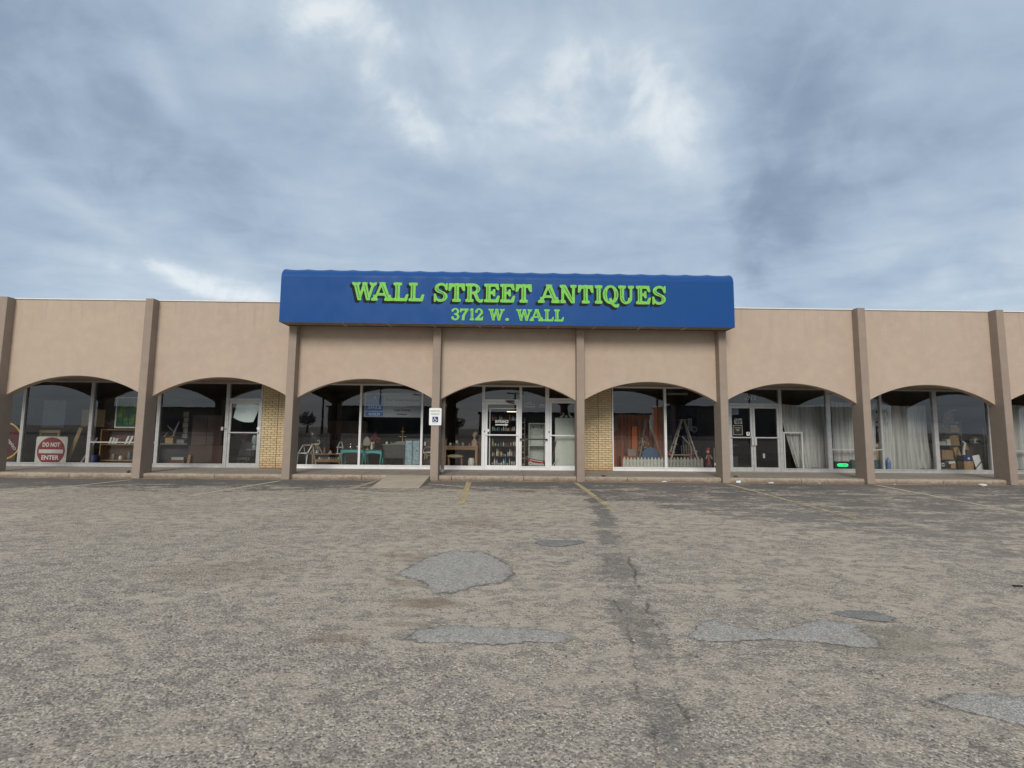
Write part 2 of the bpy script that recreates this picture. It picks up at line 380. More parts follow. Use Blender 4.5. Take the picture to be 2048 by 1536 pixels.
CARDL = M('cardboard_light', (.45, .30, .155), .85, 0, .1)
PICK = M('picket_white', (.55, .55, .47), .75, 0, .22, 14)
STEEL = M('steel_grey', (.17, .18, .18), .5, .4)
GREEN = M('sign_green', (.175, .53, .065), .6, 0, .12)
GREENL = M('sign_green_light', (.26, .66, .22), .5, 0, .03)
SHADE = M('sign_shade', (.010, .013, .016), .95, 0, .1)
RED = M('sign_red', (.22, .014, .026), .5, 0, .1)
NAVY = M('navy', (.018, .022, .12), .5)
YELL = M('yellow', (.55, .42, .06), .6)
BRASS = M('brass', (.42, .30, .11), .35, .7)
CER = M('ceramic', (.62, .60, .52), .3, 0, .06)

# ------------------------------------------------------------------ mesh builder
ORG = {}
class MB:
    def __init__(s): s.v = []; s.f = []; s.sm = []
    def add(s, vs, fs, smooth=False):
        o = len(s.v); s.v += [tuple(q) for q in vs]; s.f += [tuple(o + i for i in f) for f in fs]; s.sm += [smooth] * len(fs); return s
    def box(s, x0, x1, y0, y1, z0, z1):
        return s.add([(x0, y0, z0), (x1, y0, z0), (x1, y1, z0), (x0, y1, z0), (x0, y0, z1), (x1, y0, z1), (x1, y1, z1), (x0, y1, z1)],
                     [(0, 3, 2, 1), (4, 5, 6, 7), (0, 1, 5, 4), (1, 2, 6, 5), (2, 3, 7, 6), (3, 0, 4, 7)])
    def bar(s, p, q, w, d=None, up=(0, 1, 0)):
        d = d or w; p = Vector(p); q = Vector(q); t = (q - p).normalized(); u = Vector(up)
        if abs(t.dot(u)) > .95: u = Vector((1, 0, 0))
        a = t.cross(u).normalized() * w / 2; b = t.cross(a).normalized() * d / 2
        vs = [p - a - b, p + a - b, p + a + b, p - a + b, q - a - b, q + a - b, q + a + b, q - a + b]
        return s.add(vs, [(0, 3, 2, 1), (4, 5, 6, 7), (0, 1, 5, 4), (1, 2, 6, 5), (2, 3, 7, 6), (3, 0, 4, 7)])
    def tube(s, pts, r, n=8):
        pts = [Vector(p) for p in pts]; rs = r if isinstance(r, (list, tuple)) else [r] * len(pts); vs = []; fs = []
        for i, p in enumerate(pts):
            t = (pts[min(i + 1, len(pts) - 1)] - pts[max(i - 1, 0)]).normalized()
            u = Vector((0, 1, 0)) if abs(t.y) < .9 else Vector((1, 0, 0))
            a = t.cross(u).normalized(); b = t.cross(a).normalized()
            for k in range(n):
                g = 2 * math.pi * k / n; vs.append(p + (a * math.cos(g) + b * math.sin(g)) * rs[i])
        for i in range(len(pts) - 1):
            for k in range(n): fs.append((i * n + k, i * n + (k + 1) % n, (i + 1) * n + (k + 1) % n, (i + 1) * n + k))
        s.add(vs, fs, True); s.add([vs[k] for k in range(n)], [tuple(range(n))]); s.add([vs[-n + k] for k in range(n)], [tuple(range(n))[::-1]]); return s
    def lathe(s, cx, cy, prof, n=14, sx=1, sy=1):
        vs = []; fs = []
        for r, z in prof:
            for k in range(n):
                g = 2 * math.pi * k / n; vs.append((cx + r * sx * math.cos(g), cy + r * sy * math.sin(g), z))
        for i in range(len(prof) - 1):
            for k in range(n): fs.append((i * n + k, i * n + (k + 1) % n, (i + 1) * n + (k + 1) % n, (i + 1) * n + k))
        s.add(vs, fs, True); s.add(vs[-n:], [tuple(range(n))]); s.add(vs[:n], [tuple(range(n))[::-1]]); return s
    def ball(s, c, r, n=10, m=7):
        rx, ry, rz = r if isinstance(r, tuple) else (r, r, r); vs = []; fs = []
        for i in range(m + 1):
            t = math.pi * i / m
            for k in range(n):
                g = 2 * math.pi * k / n; vs.append((c[0] + rx * math.sin(t) * math.cos(g), c[1] + ry * math.sin(t) * math.sin(g), c[2] + rz * math.cos(t)))
        for i in range(m):
            for k in range(n): fs.append((i * n + k, (i + 1) * n + k, (i + 1) * n + (k + 1) % n, i * n + (k + 1) % n))
        return s.add(vs, fs, True)
    def prism(s, poly, y0, y1):        # poly: (x, z) outline facing the street, extruded in y
        n = len(poly); vs = [(x, y0, z) for x, z in poly] + [(x, y1, z) for x, z in poly]
        return s.add(vs, [tuple(range(n)), tuple(range(2 * n - 1, n - 1, -1))] + [(i, n + i, n + (i + 1) % n, (i + 1) % n) for i in range(n)])
    def disc(s, cx, y, cz, r, n=28, rz=None):
        return s.add([(cx + r * math.cos(2 * math.pi * k / n), y, cz + (rz or r) * math.sin(2 * math.pi * k / n)) for k in range(n)], [tuple(range(n))])
    def quad(s, a, b, c, d): return s.add([a, b, c, d], [(0, 1, 2, 3)])
    def build(s, name, mat, parent=None, loc=None, bevel=0):
        me = bpy.data.meshes.new(name)
        if parent is not None: org = ORG[parent.name]
        elif loc is not None: org = Vector(loc)
        else:
            a = np.array(s.v); org = Vector(((a[:, 0].min() + a[:, 0].max()) / 2, (a[:, 1].min() + a[:, 1].max()) / 2, a[:, 2].min()))
        me.from_pydata([tuple(Vector(v) - org) for v in s.v], [], s.f)
        me.polygons.foreach_set('use_smooth', s.sm)
        if len(s.f) > 1:
            bm = bmesh.new(); bm.from_mesh(me); bmesh.ops.recalc_face_normals(bm, faces=bm.faces); bm.to_mesh(me); bm.free()
        me.materials.append(mat)
        o = bpy.data.objects.new(name, me); COL.objects.link(o)
        if parent is not None: o.parent = parent
        else: o.location = org
        ORG[o.name] = org
        if bevel:
            b = o.modifiers.new('edge', 'BEVEL'); b.width = bevel; b.segments = 2; b.limit_method = 'ANGLE'
        return o
def tag(o, label=None, cat=None, group=None, kind=None):
    if label: o['label'] = label
    if cat: o['category'] = cat
    if group: o['group'] = group
    if kind: o['kind'] = kind
    return o
def thing(name, label, cat, loc, group=None):
    o = bpy.data.objects.new(name, None); o.empty_display_size = .2; COL.objects.link(o); o.location = loc; ORG[o.name] = Vector(loc)
    return tag(o, label, cat, group)
def box(x0, x1, y0, y1, z0, z1): return MB().box(x0, x1, y0, y1, z0, z1)

def text_mb(body, x0, x1, z0, z1, y, bold=.02, rot=0.0, keep=False):
    cu = bpy.data.curves.new('t', 'FONT'); cu.body = body; cu.align_x = 'CENTER'; cu.offset = bold; cu.resolution_u = 4
    ob = bpy.data.objects.new('t', cu); COL.objects.link(ob)
    bpy.context.view_layer.update()
    me = bpy.data.meshes.new_from_object(ob.evaluated_get(bpy.context.evaluated_depsgraph_get()))
    vs = np.array([v.co[:] for v in me.vertices]); fs = [tuple(p.vertices) for p in me.polygons]
    COL.objects.unlink(ob); bpy.data.objects.remove(ob); bpy.data.curves.remove(cu); bpy.data.meshes.remove(me)
    mn = vs.min(0); mx = vs.max(0)
    u = (vs[:, 0] - mn[0]) / (mx[0] - mn[0]) - .5; v = (vs[:, 1] - mn[1]) / (mx[1] - mn[1]) - .5
    X = u * (x1 - x0); Z = v * (z1 - z0); c, s_ = math.cos(rot), math.sin(rot)
    cx, cz = (x0 + x1) / 2, (z0 + z1) / 2
    return MB().add([(cx + a * c - b * s_, y, cz + a * s_ + b * c) for a, b in zip(X, Z)], fs)
#@@PART2
# ================================================================== ground
BAY = 4.42; HW = 5.447; CT = 5.464; SP = 2.447; AP = 3.07; CWD = .24; KZ = .146; WY = 1.90
def struct(o, label=None): return tag(o, label, None, None, 'structure')
g = MB()
g.quad((-260, -300, 0), (260, -300, 0), (260, 260, 0), (-260, 260, 0))
struct(g.build('parking_lot', GROUND, loc=(0, 0, 0)), 'worn gravelly asphalt parking lot in front of the shops')

def blob_patch(pts, name, mat, label, h=.007, seed=1, jag=.03):
    # outline refined with jagged noise, domed a few millimetres
    r = random.Random(seed); P = []
    n = len(pts)
    for i in range(n):
        a = Vector(pts[i]); b = Vector(pts[(i + 1) % n]); k = max(2, int((b - a).length / .035))
        for j in range(k): P.append(a.lerp(b, j / k))
    c = sum(P, Vector((0, 0))) / len(P)
    Q = []; dr = 0
    for p in P:
        dr = dr * .7 + r.uniform(-1, 1) * jag
        Q.append(p + (p - c).normalized() * dr)
    m = MB(); vs = []; rings = ((1.03, .001), (.965, h * .5), (.90, h), (.6, h * 1.15), (.25, h * 1.2)); fs = []
    L = len(Q)
    for s_, z_ in rings: vs += [(c.x + (q.x - c.x) * s_, c.y + (q.y - c.y) * s_, z_) for q in Q]
    vs.append((c.x, c.y, h * 1.2))
    for k in range(len(rings) - 1):
        for i in range(L): fs.append((k * L + i, k * L + (i + 1) % L, (k + 1) * L + (i + 1) % L, (k + 1) * L + i))
    k = len(rings) - 1
    for i in range(L): fs.append((k * L + i, k * L + (i + 1) % L, len(vs) - 1))
    m.add(vs, fs, True); o = m.build(name, mat, loc=(c.x, c.y, 0))
    at = o.data.attributes.new('edge', 'FLOAT', 'POINT'); at.data.foreach_set('value', [q for q in (0.0, .18, .45, 1.0, 1.0) for _ in range(L)] + [1.0])
    return struct(o, label)
blob_patch([(.86, -9.31), (1.0, -8.95), (1.16, -8.55), (1.45, -8.22), (1.85, -8.3), (2.1, -8.7), (2.24, -9.05), (2.27, -9.32), (2.1, -9.62), (1.85, -9.72), (1.6, -9.95), (1.42, -9.9), (1.25, -9.6), (1.0, -9.42)], 'asphalt_patch', PATCH, 'large roundish grey asphalt patch in the middle of the lot', seed=3, jag=.018)
blob_patch([(2.52, -7.82), (2.62, -7.68), (2.95, -7.64), (3.2, -7.68), (3.27, -7.8), (3.1, -7.95), (2.85, -8.07), (2.6, -8.0)], 'asphalt_patch', PATCHD, 'small flat dark grey asphalt patch nearest the shops', seed=4, jag=.015)
blob_patch([(1.33, -10.9), (1.42, -10.72), (1.7, -10.62), (1.9, -10.66), (2.2, -10.68), (2.45, -10.72), (2.66, -10.82), (2.62, -10.97), (2.35, -10.96), (2.05, -11.02), (1.88, -10.98), (1.5, -10.97)], 'asphalt_patch', PATCH, 'long grey asphalt patch below the large roundish one', seed=5, jag=.02)
blob_patch([(3.56, -10.86), (3.68, -10.66), (3.9, -10.5), (4.05, -10.66), (4.28, -10.78), (4.24, -10.9), (3.9, -10.93), (3.6, -10.92)], 'asphalt_patch', PATCH, 'triangular grey asphalt patch right of the dark seam', seed=6, jag=.02)
blob_patch([(4.1, -10.86), (4.35, -10.68), (4.7, -10.55), (4.9, -10.47), (5.1, -10.6), (5.08, -10.9), (4.98, -11.05), (4.7, -11.0), (4.4, -10.93)], 'asphalt_patch', PATCH, 'wide grey asphalt patch between two smaller ones', seed=7, jag=.02)
blob_patch([(5.0, -10.36), (5.25, -10.28), (5.5, -10.3), (5.58, -10.45), (5.45, -10.57), (5.25, -10.53)], 'asphalt_patch', PATCHD, 'small grey asphalt patch furthest to the right', seed=8, jag=.015)
blob_patch([(4.66, -11.72), (4.95, -11.62), (5.4, -11.66), (5.6, -11.9), (5.4, -12.15), (5.05, -12.05), (4.85, -11.88)], 'asphalt_patch', PATCH, 'grey asphalt patch in the bottom corner', seed=9, jag=.02)

def stripe(p, q, w, mat, label):
    p = Vector(p); q = Vector(q); t = (q - p).normalized(); s_ = Vector((-t.y, t.x)) * w / 2; m = MB()
    m.quad((p.x - s_.x, p.y - s_.y, .004), (p.x + s_.x, p.y + s_.y, .004), (q.x + s_.x, q.y + s_.y, .004), (q.x - s_.x, q.y - s_.y, .004))
    struct(m.build('parking_stripe', mat, loc=(p.x, p.y, .0)), label)
for p, q, w, mt, s_ in [((-13.2, -.62), (-13.9, -5.6), .11, YELP, 'leftmost parking stripe'), ((-8.72, -.58), (-9.75, -5.2), .11, YELP, 'yellow parking stripe at the foot of the second column'),
        ((-4.42, -.55), (-5.05, -3.6), .11, YELP, 'pale parking stripe at the column left of the ramp'), ((-1.66, -.42), (-1.86, -2.0), .11, YEL, 'short yellow stripe beside the ramp'),
        ((1.07, -.42), (1.2, -4.6), .15, YEL, 'yellow stripe in front of the entrance'), ((4.24, -.38), (4.28, -5.0), .13, YEL, 'yellow stripe by the column right of the entrance'),
        ((8.76, -.4), (8.62, -6.2), .12, YEL, 'long yellow stripe at the right end of the awning'), ((13.25, -.45), (12.55, -5.4), .12, YELP, 'rightmost pale parking stripe')]:
    stripe(p, q, w, mt, s_)
for p, q, w, s_ in [((-.06, -1.02), (1.06, -1.66), .075, 'hatch line nearest the kerb'), ((-.98, -2.07), (1.1, -2.56), .075, 'hatch line at the ramp foot'), ((-1.55, -2.68), (1.05, -3.55), .075, 'third hatch line'), ((-1.4, -3.55), (.3, -4.3), .075, 'hatch line furthest from the kerb')]:
    stripe(p, q, w, YELP, 'pale ' + s_)

# ramp
m = MB(); x0, x1 = -1.40, -.13
m.add([(x0, -2.0, .004), (x1, -1.96, .004), (x1, -.145, .004), (x0, -.145, .004), (x0, -2.0, .012), (x1, -1.96, .012), (x1, -.145, KZ + .006), (x0, -.145, KZ + .006)],
      [(0, 3, 2, 1), (4, 5, 6, 7), (0, 1, 5, 4), (1, 2, 6, 5), (2, 3, 7, 6), (3, 0, 4, 7)])
struct(m.build('ramp', RAMP), 'concrete wheelchair ramp up to the walk')

# raised walk: slabs and kerb stones with open joints
walk = struct(thing('sidewalk', 'raised concrete walk under the arches', None, (2.2, 0, 0)))
XL, XR = -30.95, 35.38
joints = [XL, -26.5, -22.1, -17.7, -15.2, -13.26, -10.9, -8.84, -6.6, -4.42, -2.2, .52, 2.7, 5.86, 8.84, 11.2, 13.26, 15.6, 17.68, 19.9, 22.1, 26.5, 30.9, XR]
for a, b in zip(joints, joints[1:]):
    box(a + .005, b - .005, .055, 1.86, .0, KZ).build('slab', SLAB, walk, bevel=.006)
rk = random.Random(5)
for a, b in zip(joints, joints[1:]):
    m = MB(); n = max(6, int((b - a) / .12)); vs = []; fs = []
    for i in range(n + 1):
        x = a + .007 + (b - a - .014) * i / n; e = rk.uniform(0, .012) if rk.random() < .8 else rk.uniform(.015, .03)
        vs += [(x, -.145 + rk.uniform(0, .008), -.02), (x, -.14, KZ - .035 - e), (x, -.118 + e * .5, KZ - .004), (x, .05, KZ), (x, .05, -.02)]
    for i in range(n):
        for k in range(4): fs.append((i * 5 + k, (i + 1) * 5 + k, (i + 1) * 5 + k + 1, i * 5 + k + 1))
    fs += [tuple(range(5)), tuple(n * 5 + k for k in (4, 3, 2, 1, 0))]
    m.add(vs, fs); m.build('kerb_stone', KERB, walk)

# ================================================================== shop building
shop = thing('shop_building', 'long tan stucco shop building with a row of shallow arches', 'building', (2.2, 1, 0))
def arch_wall(xc0):
    x0 = xc0 + CWD / 2 - .02; x1 = xc0 + BAY - CWD / 2 + .02; a = (x1 - x0) / 2; rise = AP - SP; r = (a * a + rise * rise) / (2 * rise); cz = AP - r; cx = (x0 + x1) / 2
    n = 40; m = MB(); ar = []
    for i in range(n + 1):
        x = x0 + (x1 - x0) * i / n; ar.append((x, cz + math.sqrt(max(0, r * r - (x - cx) ** 2))))
    vs = []; fs = []
    rows = 10; yy = (0.0, .2)
    for i, (x, z_) in enumerate(ar):
        vs += [(x, 0, z_ + .012), (x, 0, HW), (x, .2, HW), (x, .2, z_), (x, .014, z_)]
    for i in range(n):
        for k in range(5): fs.append((i * 5 + k, (i + 1) * 5 + k, (i + 1) * 5 + (k + 1) % 5, i * 5 + (k + 1) % 5))
    fs += [(0, 1, 2, 3, 4), tuple(n * 5 + k for k in (4, 3, 2, 1, 0))]
    m.add(vs, fs); return m.build('arch_wall', STUC, shop)
for k in range(-7, 8):
    arch_wall(k * BAY)
    box(k * BAY + .1, (k + 1) * BAY - .1, -.03, .215, HW + .002, HW + .036).build('coping', WHITE, shop)
for k in range(-7, 9):
    x = k * BAY; m = MB(); h = CWD / 2
    m.add([(x - h, -.28, 0), (x + h, -.28, 0), (x + h, .22, 0), (x - h, .22, 0), (x - h, -.257, CT), (x + h, -.257, CT), (x + h, .22, CT), (x - h, .22, CT)],
          [(0, 3, 2, 1), (4, 5, 6, 7), (0, 1, 5, 4), (1, 2, 6, 5), (2, 3, 7, 6), (3, 0, 4, 7)])
    m.build('column', STUD, shop, bevel=.014)
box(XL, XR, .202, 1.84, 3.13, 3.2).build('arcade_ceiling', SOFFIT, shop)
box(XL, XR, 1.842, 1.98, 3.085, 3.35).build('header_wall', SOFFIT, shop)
box(XL, XR, 1.0, 14, 4.9, 5.1).build('roof', M('roof_felt', (.2, .19, .18), .9), shop)
box(XL - .2, XL, .23, 14, 0, 5.3).build('side_wall', STUC, shop); box(XR, XR + .2, .23, 14, 0, 5.3).build('side_wall', STUC, shop)
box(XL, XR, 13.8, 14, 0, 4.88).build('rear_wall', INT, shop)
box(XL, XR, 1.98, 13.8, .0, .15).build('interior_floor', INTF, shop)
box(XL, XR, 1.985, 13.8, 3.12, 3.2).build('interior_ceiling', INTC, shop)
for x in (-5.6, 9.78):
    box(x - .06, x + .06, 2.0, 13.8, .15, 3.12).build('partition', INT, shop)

# windows: frame with its pane
def window(x0, x1, z0=.15, z1=3.08, wl=.04, wr=.04, base=.13, top=.05, mat=ALU, rail=None, pane=True):
    m = MB(); g_ = .0015
    m.box(x0 + g_, x0 + wl, 1.85, 1.97, z0, z1); m.box(x1 - wr, x1 - g_, 1.85, 1.97, z0, z1)
    m.box(x0 + wl, x1 - wr, 1.853, 1.967, z1 - top, z1)
    m.box(x0 + wl, x1 - wr, 1.853, 1.967, z0, z0 + base)
    m.box(x0 + wl, x1 - wr, 1.835, 1.90, z0 + base - .03, z0 + base + .002)
    if rail: m.box(x0 + wl, x1 - wr, 1.856, 1.93, rail - .02, rail + .02)
    f = m.build('window', mat, shop)
    a, b = x0 + wl, x1 - wr
    if rail:
        for q0, q1 in ((z0 + base, rail - .02), (rail + .02, z1 - top)):
            MB().quad((a, WY, q0), (b, WY, q0), (b, WY, q1), (a, WY, q1)).build('glass_pane', GLASS, f)
    else:
        MB().quad((a, WY, z0 + base), (b, WY, z0 + base), (b, WY, z1 - top), (a, WY, z1 - top)).build('glass_pane', GLASS, f)
    return f
def door(x0, x1, z1, mat, mid=1.35, st=.075, pull=None, name='door'):
    m = MB(); z0 = .165
    m.box(x0, x0 + st, 1.862, 1.915, z0, z1); m.box(x1 - st, x1, 1.862, 1.915, z0, z1)
    m.box(x0 + st, x1 - st, 1.864, 1.913, z1 - .08, z1); m.box(x0 + st, x1 - st, 1.864, 1.913, z0, z0 + .14)
    f = m.build(name, mat, shop)
    for q0, q1 in ((z0 + .14, mid - .02), (mid + .02, z1 - .08)):
        MB().quad((x0 + st, WY, q0), (x1 - st, WY, q0), (x1 - st, WY, q1), (x0 + st, WY, q1)).build('glass_pane', GLASS, f)
    box(x0 + .02, x1 - .02, 1.815, 1.860, mid - .019, mid + .019).build('push_bar', mat, f)
    if pull:
        m = MB(); a = x1 - .085 if pull > 0 else x0 - .0
        m.box(a, a + .085, 1.79, 1.808, 1.07, 1.36); m.box(a + .03, a + .055, 1.808, 1.862, 1.12, 1.15); m.box(a + .03, a + .055, 1.808, 1.862, 1.28, 1.31)
        m.build('pull_handle', mat, f)
    return f
def frame(x0, x1, zh, mat, w=.045):          # door jambs and head
    m = MB()
    m.box(x0, x0 + w, 1.85, 1.97, .15, zh + .05); m.box(x1 - w, x1, 1.85, 1.97, .15, zh + .05); m.box(x0 + w, x1 - w, 1.853, 1.967, zh, zh + .05)
    m.box(x0 + w, x1 - w, 1.84, 1.96, .148, .16)
    return m.build('door_frame', mat, shop)
window(-30.9, -26.5); window(-26.5, -22.1); window(-22.1, -17.68);
window(-17.68, -14.42, wr=.05); window(-14.42, -12.12, wl=.05, wr=.055); window(-12.12, -9.83, wl=.055, wr=.055, rail=.98)
window(-9.83, -7.48, wl=.055, wr=.06)
frame(-7.478, -6.29, 2.44, ALU, .05); window(-7.478, -6.29, 2.492, 3.08, base=.03, mat=ALU, wl=.05, wr=.05)
door_b = door(-7.42, -6.345, 2.432, ALU)
window(-5.14, -2.90, mat=ALUW, wr=.035, wl=.03); window(-2.90, -.77, mat=ALUW, wl=.035, wr=.035); window(-.77, 1.355, mat=ALUW, wl=.035)
frame(1.358, 2.66, 2.50, ALUW, .06); window(1.358, 2.66, 2.552, 3.08, base=.03, mat=ALUW, wl=.05)
door_d = door(1.425, 2.595, 2.49, ALUW, st=.085)
window(2.662, 3.585, mat=ALUW, wr=.06)
frame(3.588, 4.72, 2.56, ALUW, .07); window(3.588, 4.72, 2.612, 3.08, base=.03, mat=ALUW, wl=.06)
door_e = door(3.665, 4.645, 2.55, ALUW, st=.08)
window(5.86, 7.73, mat=ALUW, wl=.04); window(7.73, 9.62, mat=ALUW)
box(9.622, 9.94, 1.85, 1.97, .15, 3.08).build('mullion_panel', ALU, shop)
frame(9.942, 11.80, 2.45, ALU, .05); window(9.942, 11.80, 2.502, 3.08, base=.03, mat=ALU, wl=.05, wr=.05)
door_f = door(9.998, 10.80, 2.44, ALU, mid=1.34, pull=1); door_g = door(10.812, 11.745, 2.44, ALU, mid=1.34, pull=-1)
window(11.802, 13.46, wl=.05, wr=.03); window(13.46, 15.39, wl=.12, rail=.955)
window(15.39, 17.32, wr=.07, wl=.03); window(17.32, 19.28, wl=.07, wr=.07); box(19.282, 19.50, 1.85, 1.97, .15, 3.08).build('mullion_panel', M('mullion_brown', (.2, .17, .15), .6), shop)
window(19.502, 22.1, rail=.955); window(22.1, 26.5); window(26.5, 30.9); window(30.9, 35.3)
# door furniture
box(2.14, 2.43, 1.79, 1.85, 2.49, 2.55).build('door_closer', DARKB, door_d); MB().bar((2.2, 1.78, 2.48), (2.45, 1.83, 2.44), .03).build('closer_arm', DARKB, door_d)
MB().box(2.63, 3.60, 1.77, 1.80, 1.185, 1.235).box(2.65, 2.70, 1.80, 1.852, 1.19, 1.23).box(3.53, 3.58, 1.80, 1.852, 1.19, 1.23).build('guard_bar', BRONZE, shop)
for dd, x in ((door_b, -7.52), (door_d, 1.39), (door_e, 3.63)): box(x, x + .045, 1.835, 1.849, 1.44, 1.50).build('lock', STEEL, dd)
box(-7.63, -7.56, 1.80, 1.849, 1.42, 1.54).build('key_box', M('keybox', (.45, .38, .34), .5), shop)
box(9.645, 9.70, 1.83, 1.849, 1.3, 1.36).build('bell_push', BLACK, shop)

# brick piers
bm_, bn = new_mat('yellow_brick')
oi = bn.n('ShaderNodeObjectInfo').outputs['Random']
bp_ = bn.n('ShaderNodeTexCoord').outputs['Object']; bpos = bn.sep(bn.n('ShaderNodeNewGeometry').outputs['Position'])
bc = bn.ramp(oi, [(0, (.56, .435, .25)), (.5, (.62, .49, .29)), (.85, (.67, .54, .34)), (1, (.53, .40, .225))])
bc = bn.mix(bn.mapr(bn.noise(bp_, 22, 4, .7), .4, .75, 0, .45), bc, (.38, .26, .12))
rs = bn.math('ADD', bpos[2], bn.math('MULTIPLY', bn.noise(bn.n('ShaderNodeNewGeometry').outputs['Position'], 2.2, 3), .35))
bc = bn.mix(bn.mapr(rs, .3, .62, .5, 0), bc, (.44, .2, .075))
bb = bn.n('ShaderNodeBsdfPrincipled', Base_Color=bc, Roughness=.85)
BRICK = finish(bm_, bn, bb.outputs[0])
MORT = M('mortar', (.29, .215, .11), .95, 0, .2, 12)
BH, BG, BL = .0625, .0140, .2165
meshes = {}
def brick_mesh(L):
    k = round(L, 3)
    if k not in meshes:
        e = .004; m = MB(); h = BH / 2; l = k / 2; y1 = .03
        m.add([(-l, 0, -h), (l, 0, -h), (l, 0, h), (-l, 0, h), (-l, -y1 + e, -h), (l, -y1 + e, -h), (l, -y1 + e, h), (-l, -y1 + e, h), (-l + e, -y1, -h + e), (l - e, -y1, -h + e), (l - e, -y1, h - e), (-l + e, -y1, h - e)],
              [(8, 9, 10, 11), (4, 5, 9, 8), (5, 6, 10, 9), (6, 7, 11, 10), (7, 4, 8, 11), (0, 1, 5, 4), (1, 2, 6, 5), (2, 3, 7, 6), (3, 0, 4, 7)])
        me = bpy.data.meshes.new('brick'); me.from_pydata(m.v, [], m.f); me.materials.append(BRICK); meshes[k] = me
    return meshes[k]
rb = random.Random(11); todo = []
piers = {}
for nm, segs in (('a', ((-6.275, -5.735), (-5.715, -5.18))), ('b', ((4.74, 5.362), (5.382, 5.845)))):
    xa, xb = segs[0][0], segs[-1][1]
    pr_ = box(xa, xb, 1.868, 2.02, .15, 3.08).build('brick_pier', MORT, shop); piers[nm] = pr_
    for s0, s1 in segs:
        for c in range(38):
            z_ = .15 + .012 + c * (BH + BG) + BH / 2
            if z_ > 3.04: continue
            x = s0 - (BL + BG) / 2 * (c % 2)
            while x < s1 - .02:
                a = max(x, s0); b = min(x + BL, s1)
                if b - a > .03: todo.append((z_, nm, (a + b) / 2, round(b - a, 2)))
                x += BL + BG
vis = lambda t: (t[1] == 'a' and t[2] < -5.5) or (t[1] == 'b' and t[2] > 4.9)
todo.sort(key=lambda t: (not vis(t), t[0]))
rest = {'a': MB(), 'b': MB()}
for i, (z_, nm, xc, L) in enumerate(todo):
    if i < 300:
        o = bpy.data.objects.new('brick', brick_mesh(L)); COL.objects.link(o); o.parent = piers[nm]
        o.location = Vector((xc + rb.uniform(-.002, .002), 1.868 + rb.uniform(-.002, .001), z_ + rb.uniform(-.001, .001))) - ORG[piers[nm].name]
    else: rest[nm].box(xc - L / 2, xc + L / 2, 1.838, 1.868, z_ - BH / 2, z_ + BH / 2)
for nm in rest:
    if rest[nm].v: tag(rest[nm].build('upper_bricks', BRICK, piers[nm]), kind='stuff')

# downspout behind the sign column
dn = thing('downspout', 'brown downspout beside the column with the parking sign', 'downspout', (.17, .3, KZ))
box(.125, .235, .225, .33, .30, 2.75).build('pipe', M('downspout_brown', (.16, .125, .10), .6), dn, bevel=.008)
MB().bar((.18, .27, .30), (.18, .16, .20), .10, .09).build('outlet', M('zinc', (.4, .4, .4), .4, .5), dn)

# ================================================================== blue awning sign
aw = thing('awning_sign', 'big blue box awning with green antique shop lettering', 'awning sign', (2.2, -.4, 4.66))
AX0, AX1, AY, AZ0, AZ1 = -4.60, 8.98, -.80, 4.665, 6.03
m = MB(); n = 60; vs = []; fs = []
for i in range(n + 1):
    x = AX0 + (AX1 - AX0) * i / n
    vs += [(x, AY, AZ0), (x, AY - .006 * math.sin(i * .7) * 0, (AZ0 + AZ1) / 2), (x, AY, AZ1)]
for i in range(n):
    for k in range(2): fs.append((i * 3 + k, i * 3 + 3 + k, i * 3 + 4 + k, i * 3 + 1 + k))
m.add(vs, fs); m.build('front_panel', BLUE, aw)
m = MB(); vs = []; fs = []; ribs = 20; sub = 8; n = ribs * sub; K = 10
for i in range(n + 1):
    x = AX0 + (AX1 - AX0) * i / n; t = (i % sub) / sub; sag = .026 * (1 - abs(2 * t - 1) ** 2.0)
    for k in range(K + 1):
        th = math.pi / 2 * k / K; s_ = sag * math.sin(th) ** 1.5
        vs.append((x, -.33 - .47 * math.cos(th) + .25 * s_, AZ1 + .002 + .36 * math.sin(th) - s_))
    vs.append((x, .55, AZ1 + .33 - sag)); vs.append((x, .56, 5.5))
S = K + 3
for i in range(n):
    for k in range(S - 1): fs.append((i * S + k, i * S + S + k, i * S + S + k + 1, i * S + k + 1))
m.add(vs, fs, True); m.build('curved_top', BLUE, aw)
prof = [(AY, AZ0), (AY, AZ1)] + [(-.33 - .47 * math.cos(math.pi / 2 * k / K), AZ1 + .36 * math.sin(math.pi / 2 * k / K)) for k in range(1, K + 1)] + [(.55, AZ1 + .33), (.56, 5.5), (-.012, 5.5), (-.012, AZ0)]
for x in (AX0 + .004, AX1 - .004):
    MB().add([(x, y_, z_) for y_, z_ in prof], [tuple(range(len(prof)))]).build('end_panel', BLUE, aw)
GRILLE = M('soffit_grille', (.24, .2, .16), .8, 0, .25, 5)
LRAIL = M('soffit_rail', (.6, .57, .52), .5, .2)
div = [AX0, -2.78, -1.42, -.05, 1.32, 2.03, 3.41, 4.80, 6.18, 7.55, AX1]
for a, b in zip(div, div[1:]):
    box(a + .035, b - .035, AY + .05, -.30, AZ0 + .012, AZ0 + .03).build('soffit_panel', GRILLE, aw)
for q in div[1:-1]:
    for e in (-.022, .022): box(q + e - .008, q + e + .008, AY + .03, -.29, AZ0 - .004, AZ0 + .022).build('soffit_rail', LRAIL, aw)
MB().box(AX0 + .01, AX1 - .01, AY + .004, AY + .05, AZ0 - .012, AZ0 + .02).box(AX0 + .01, AX1 - .01, -.295, -.26, AZ0 - .004, AZ0 + .02).build('soffit_frame', DARKB, aw)

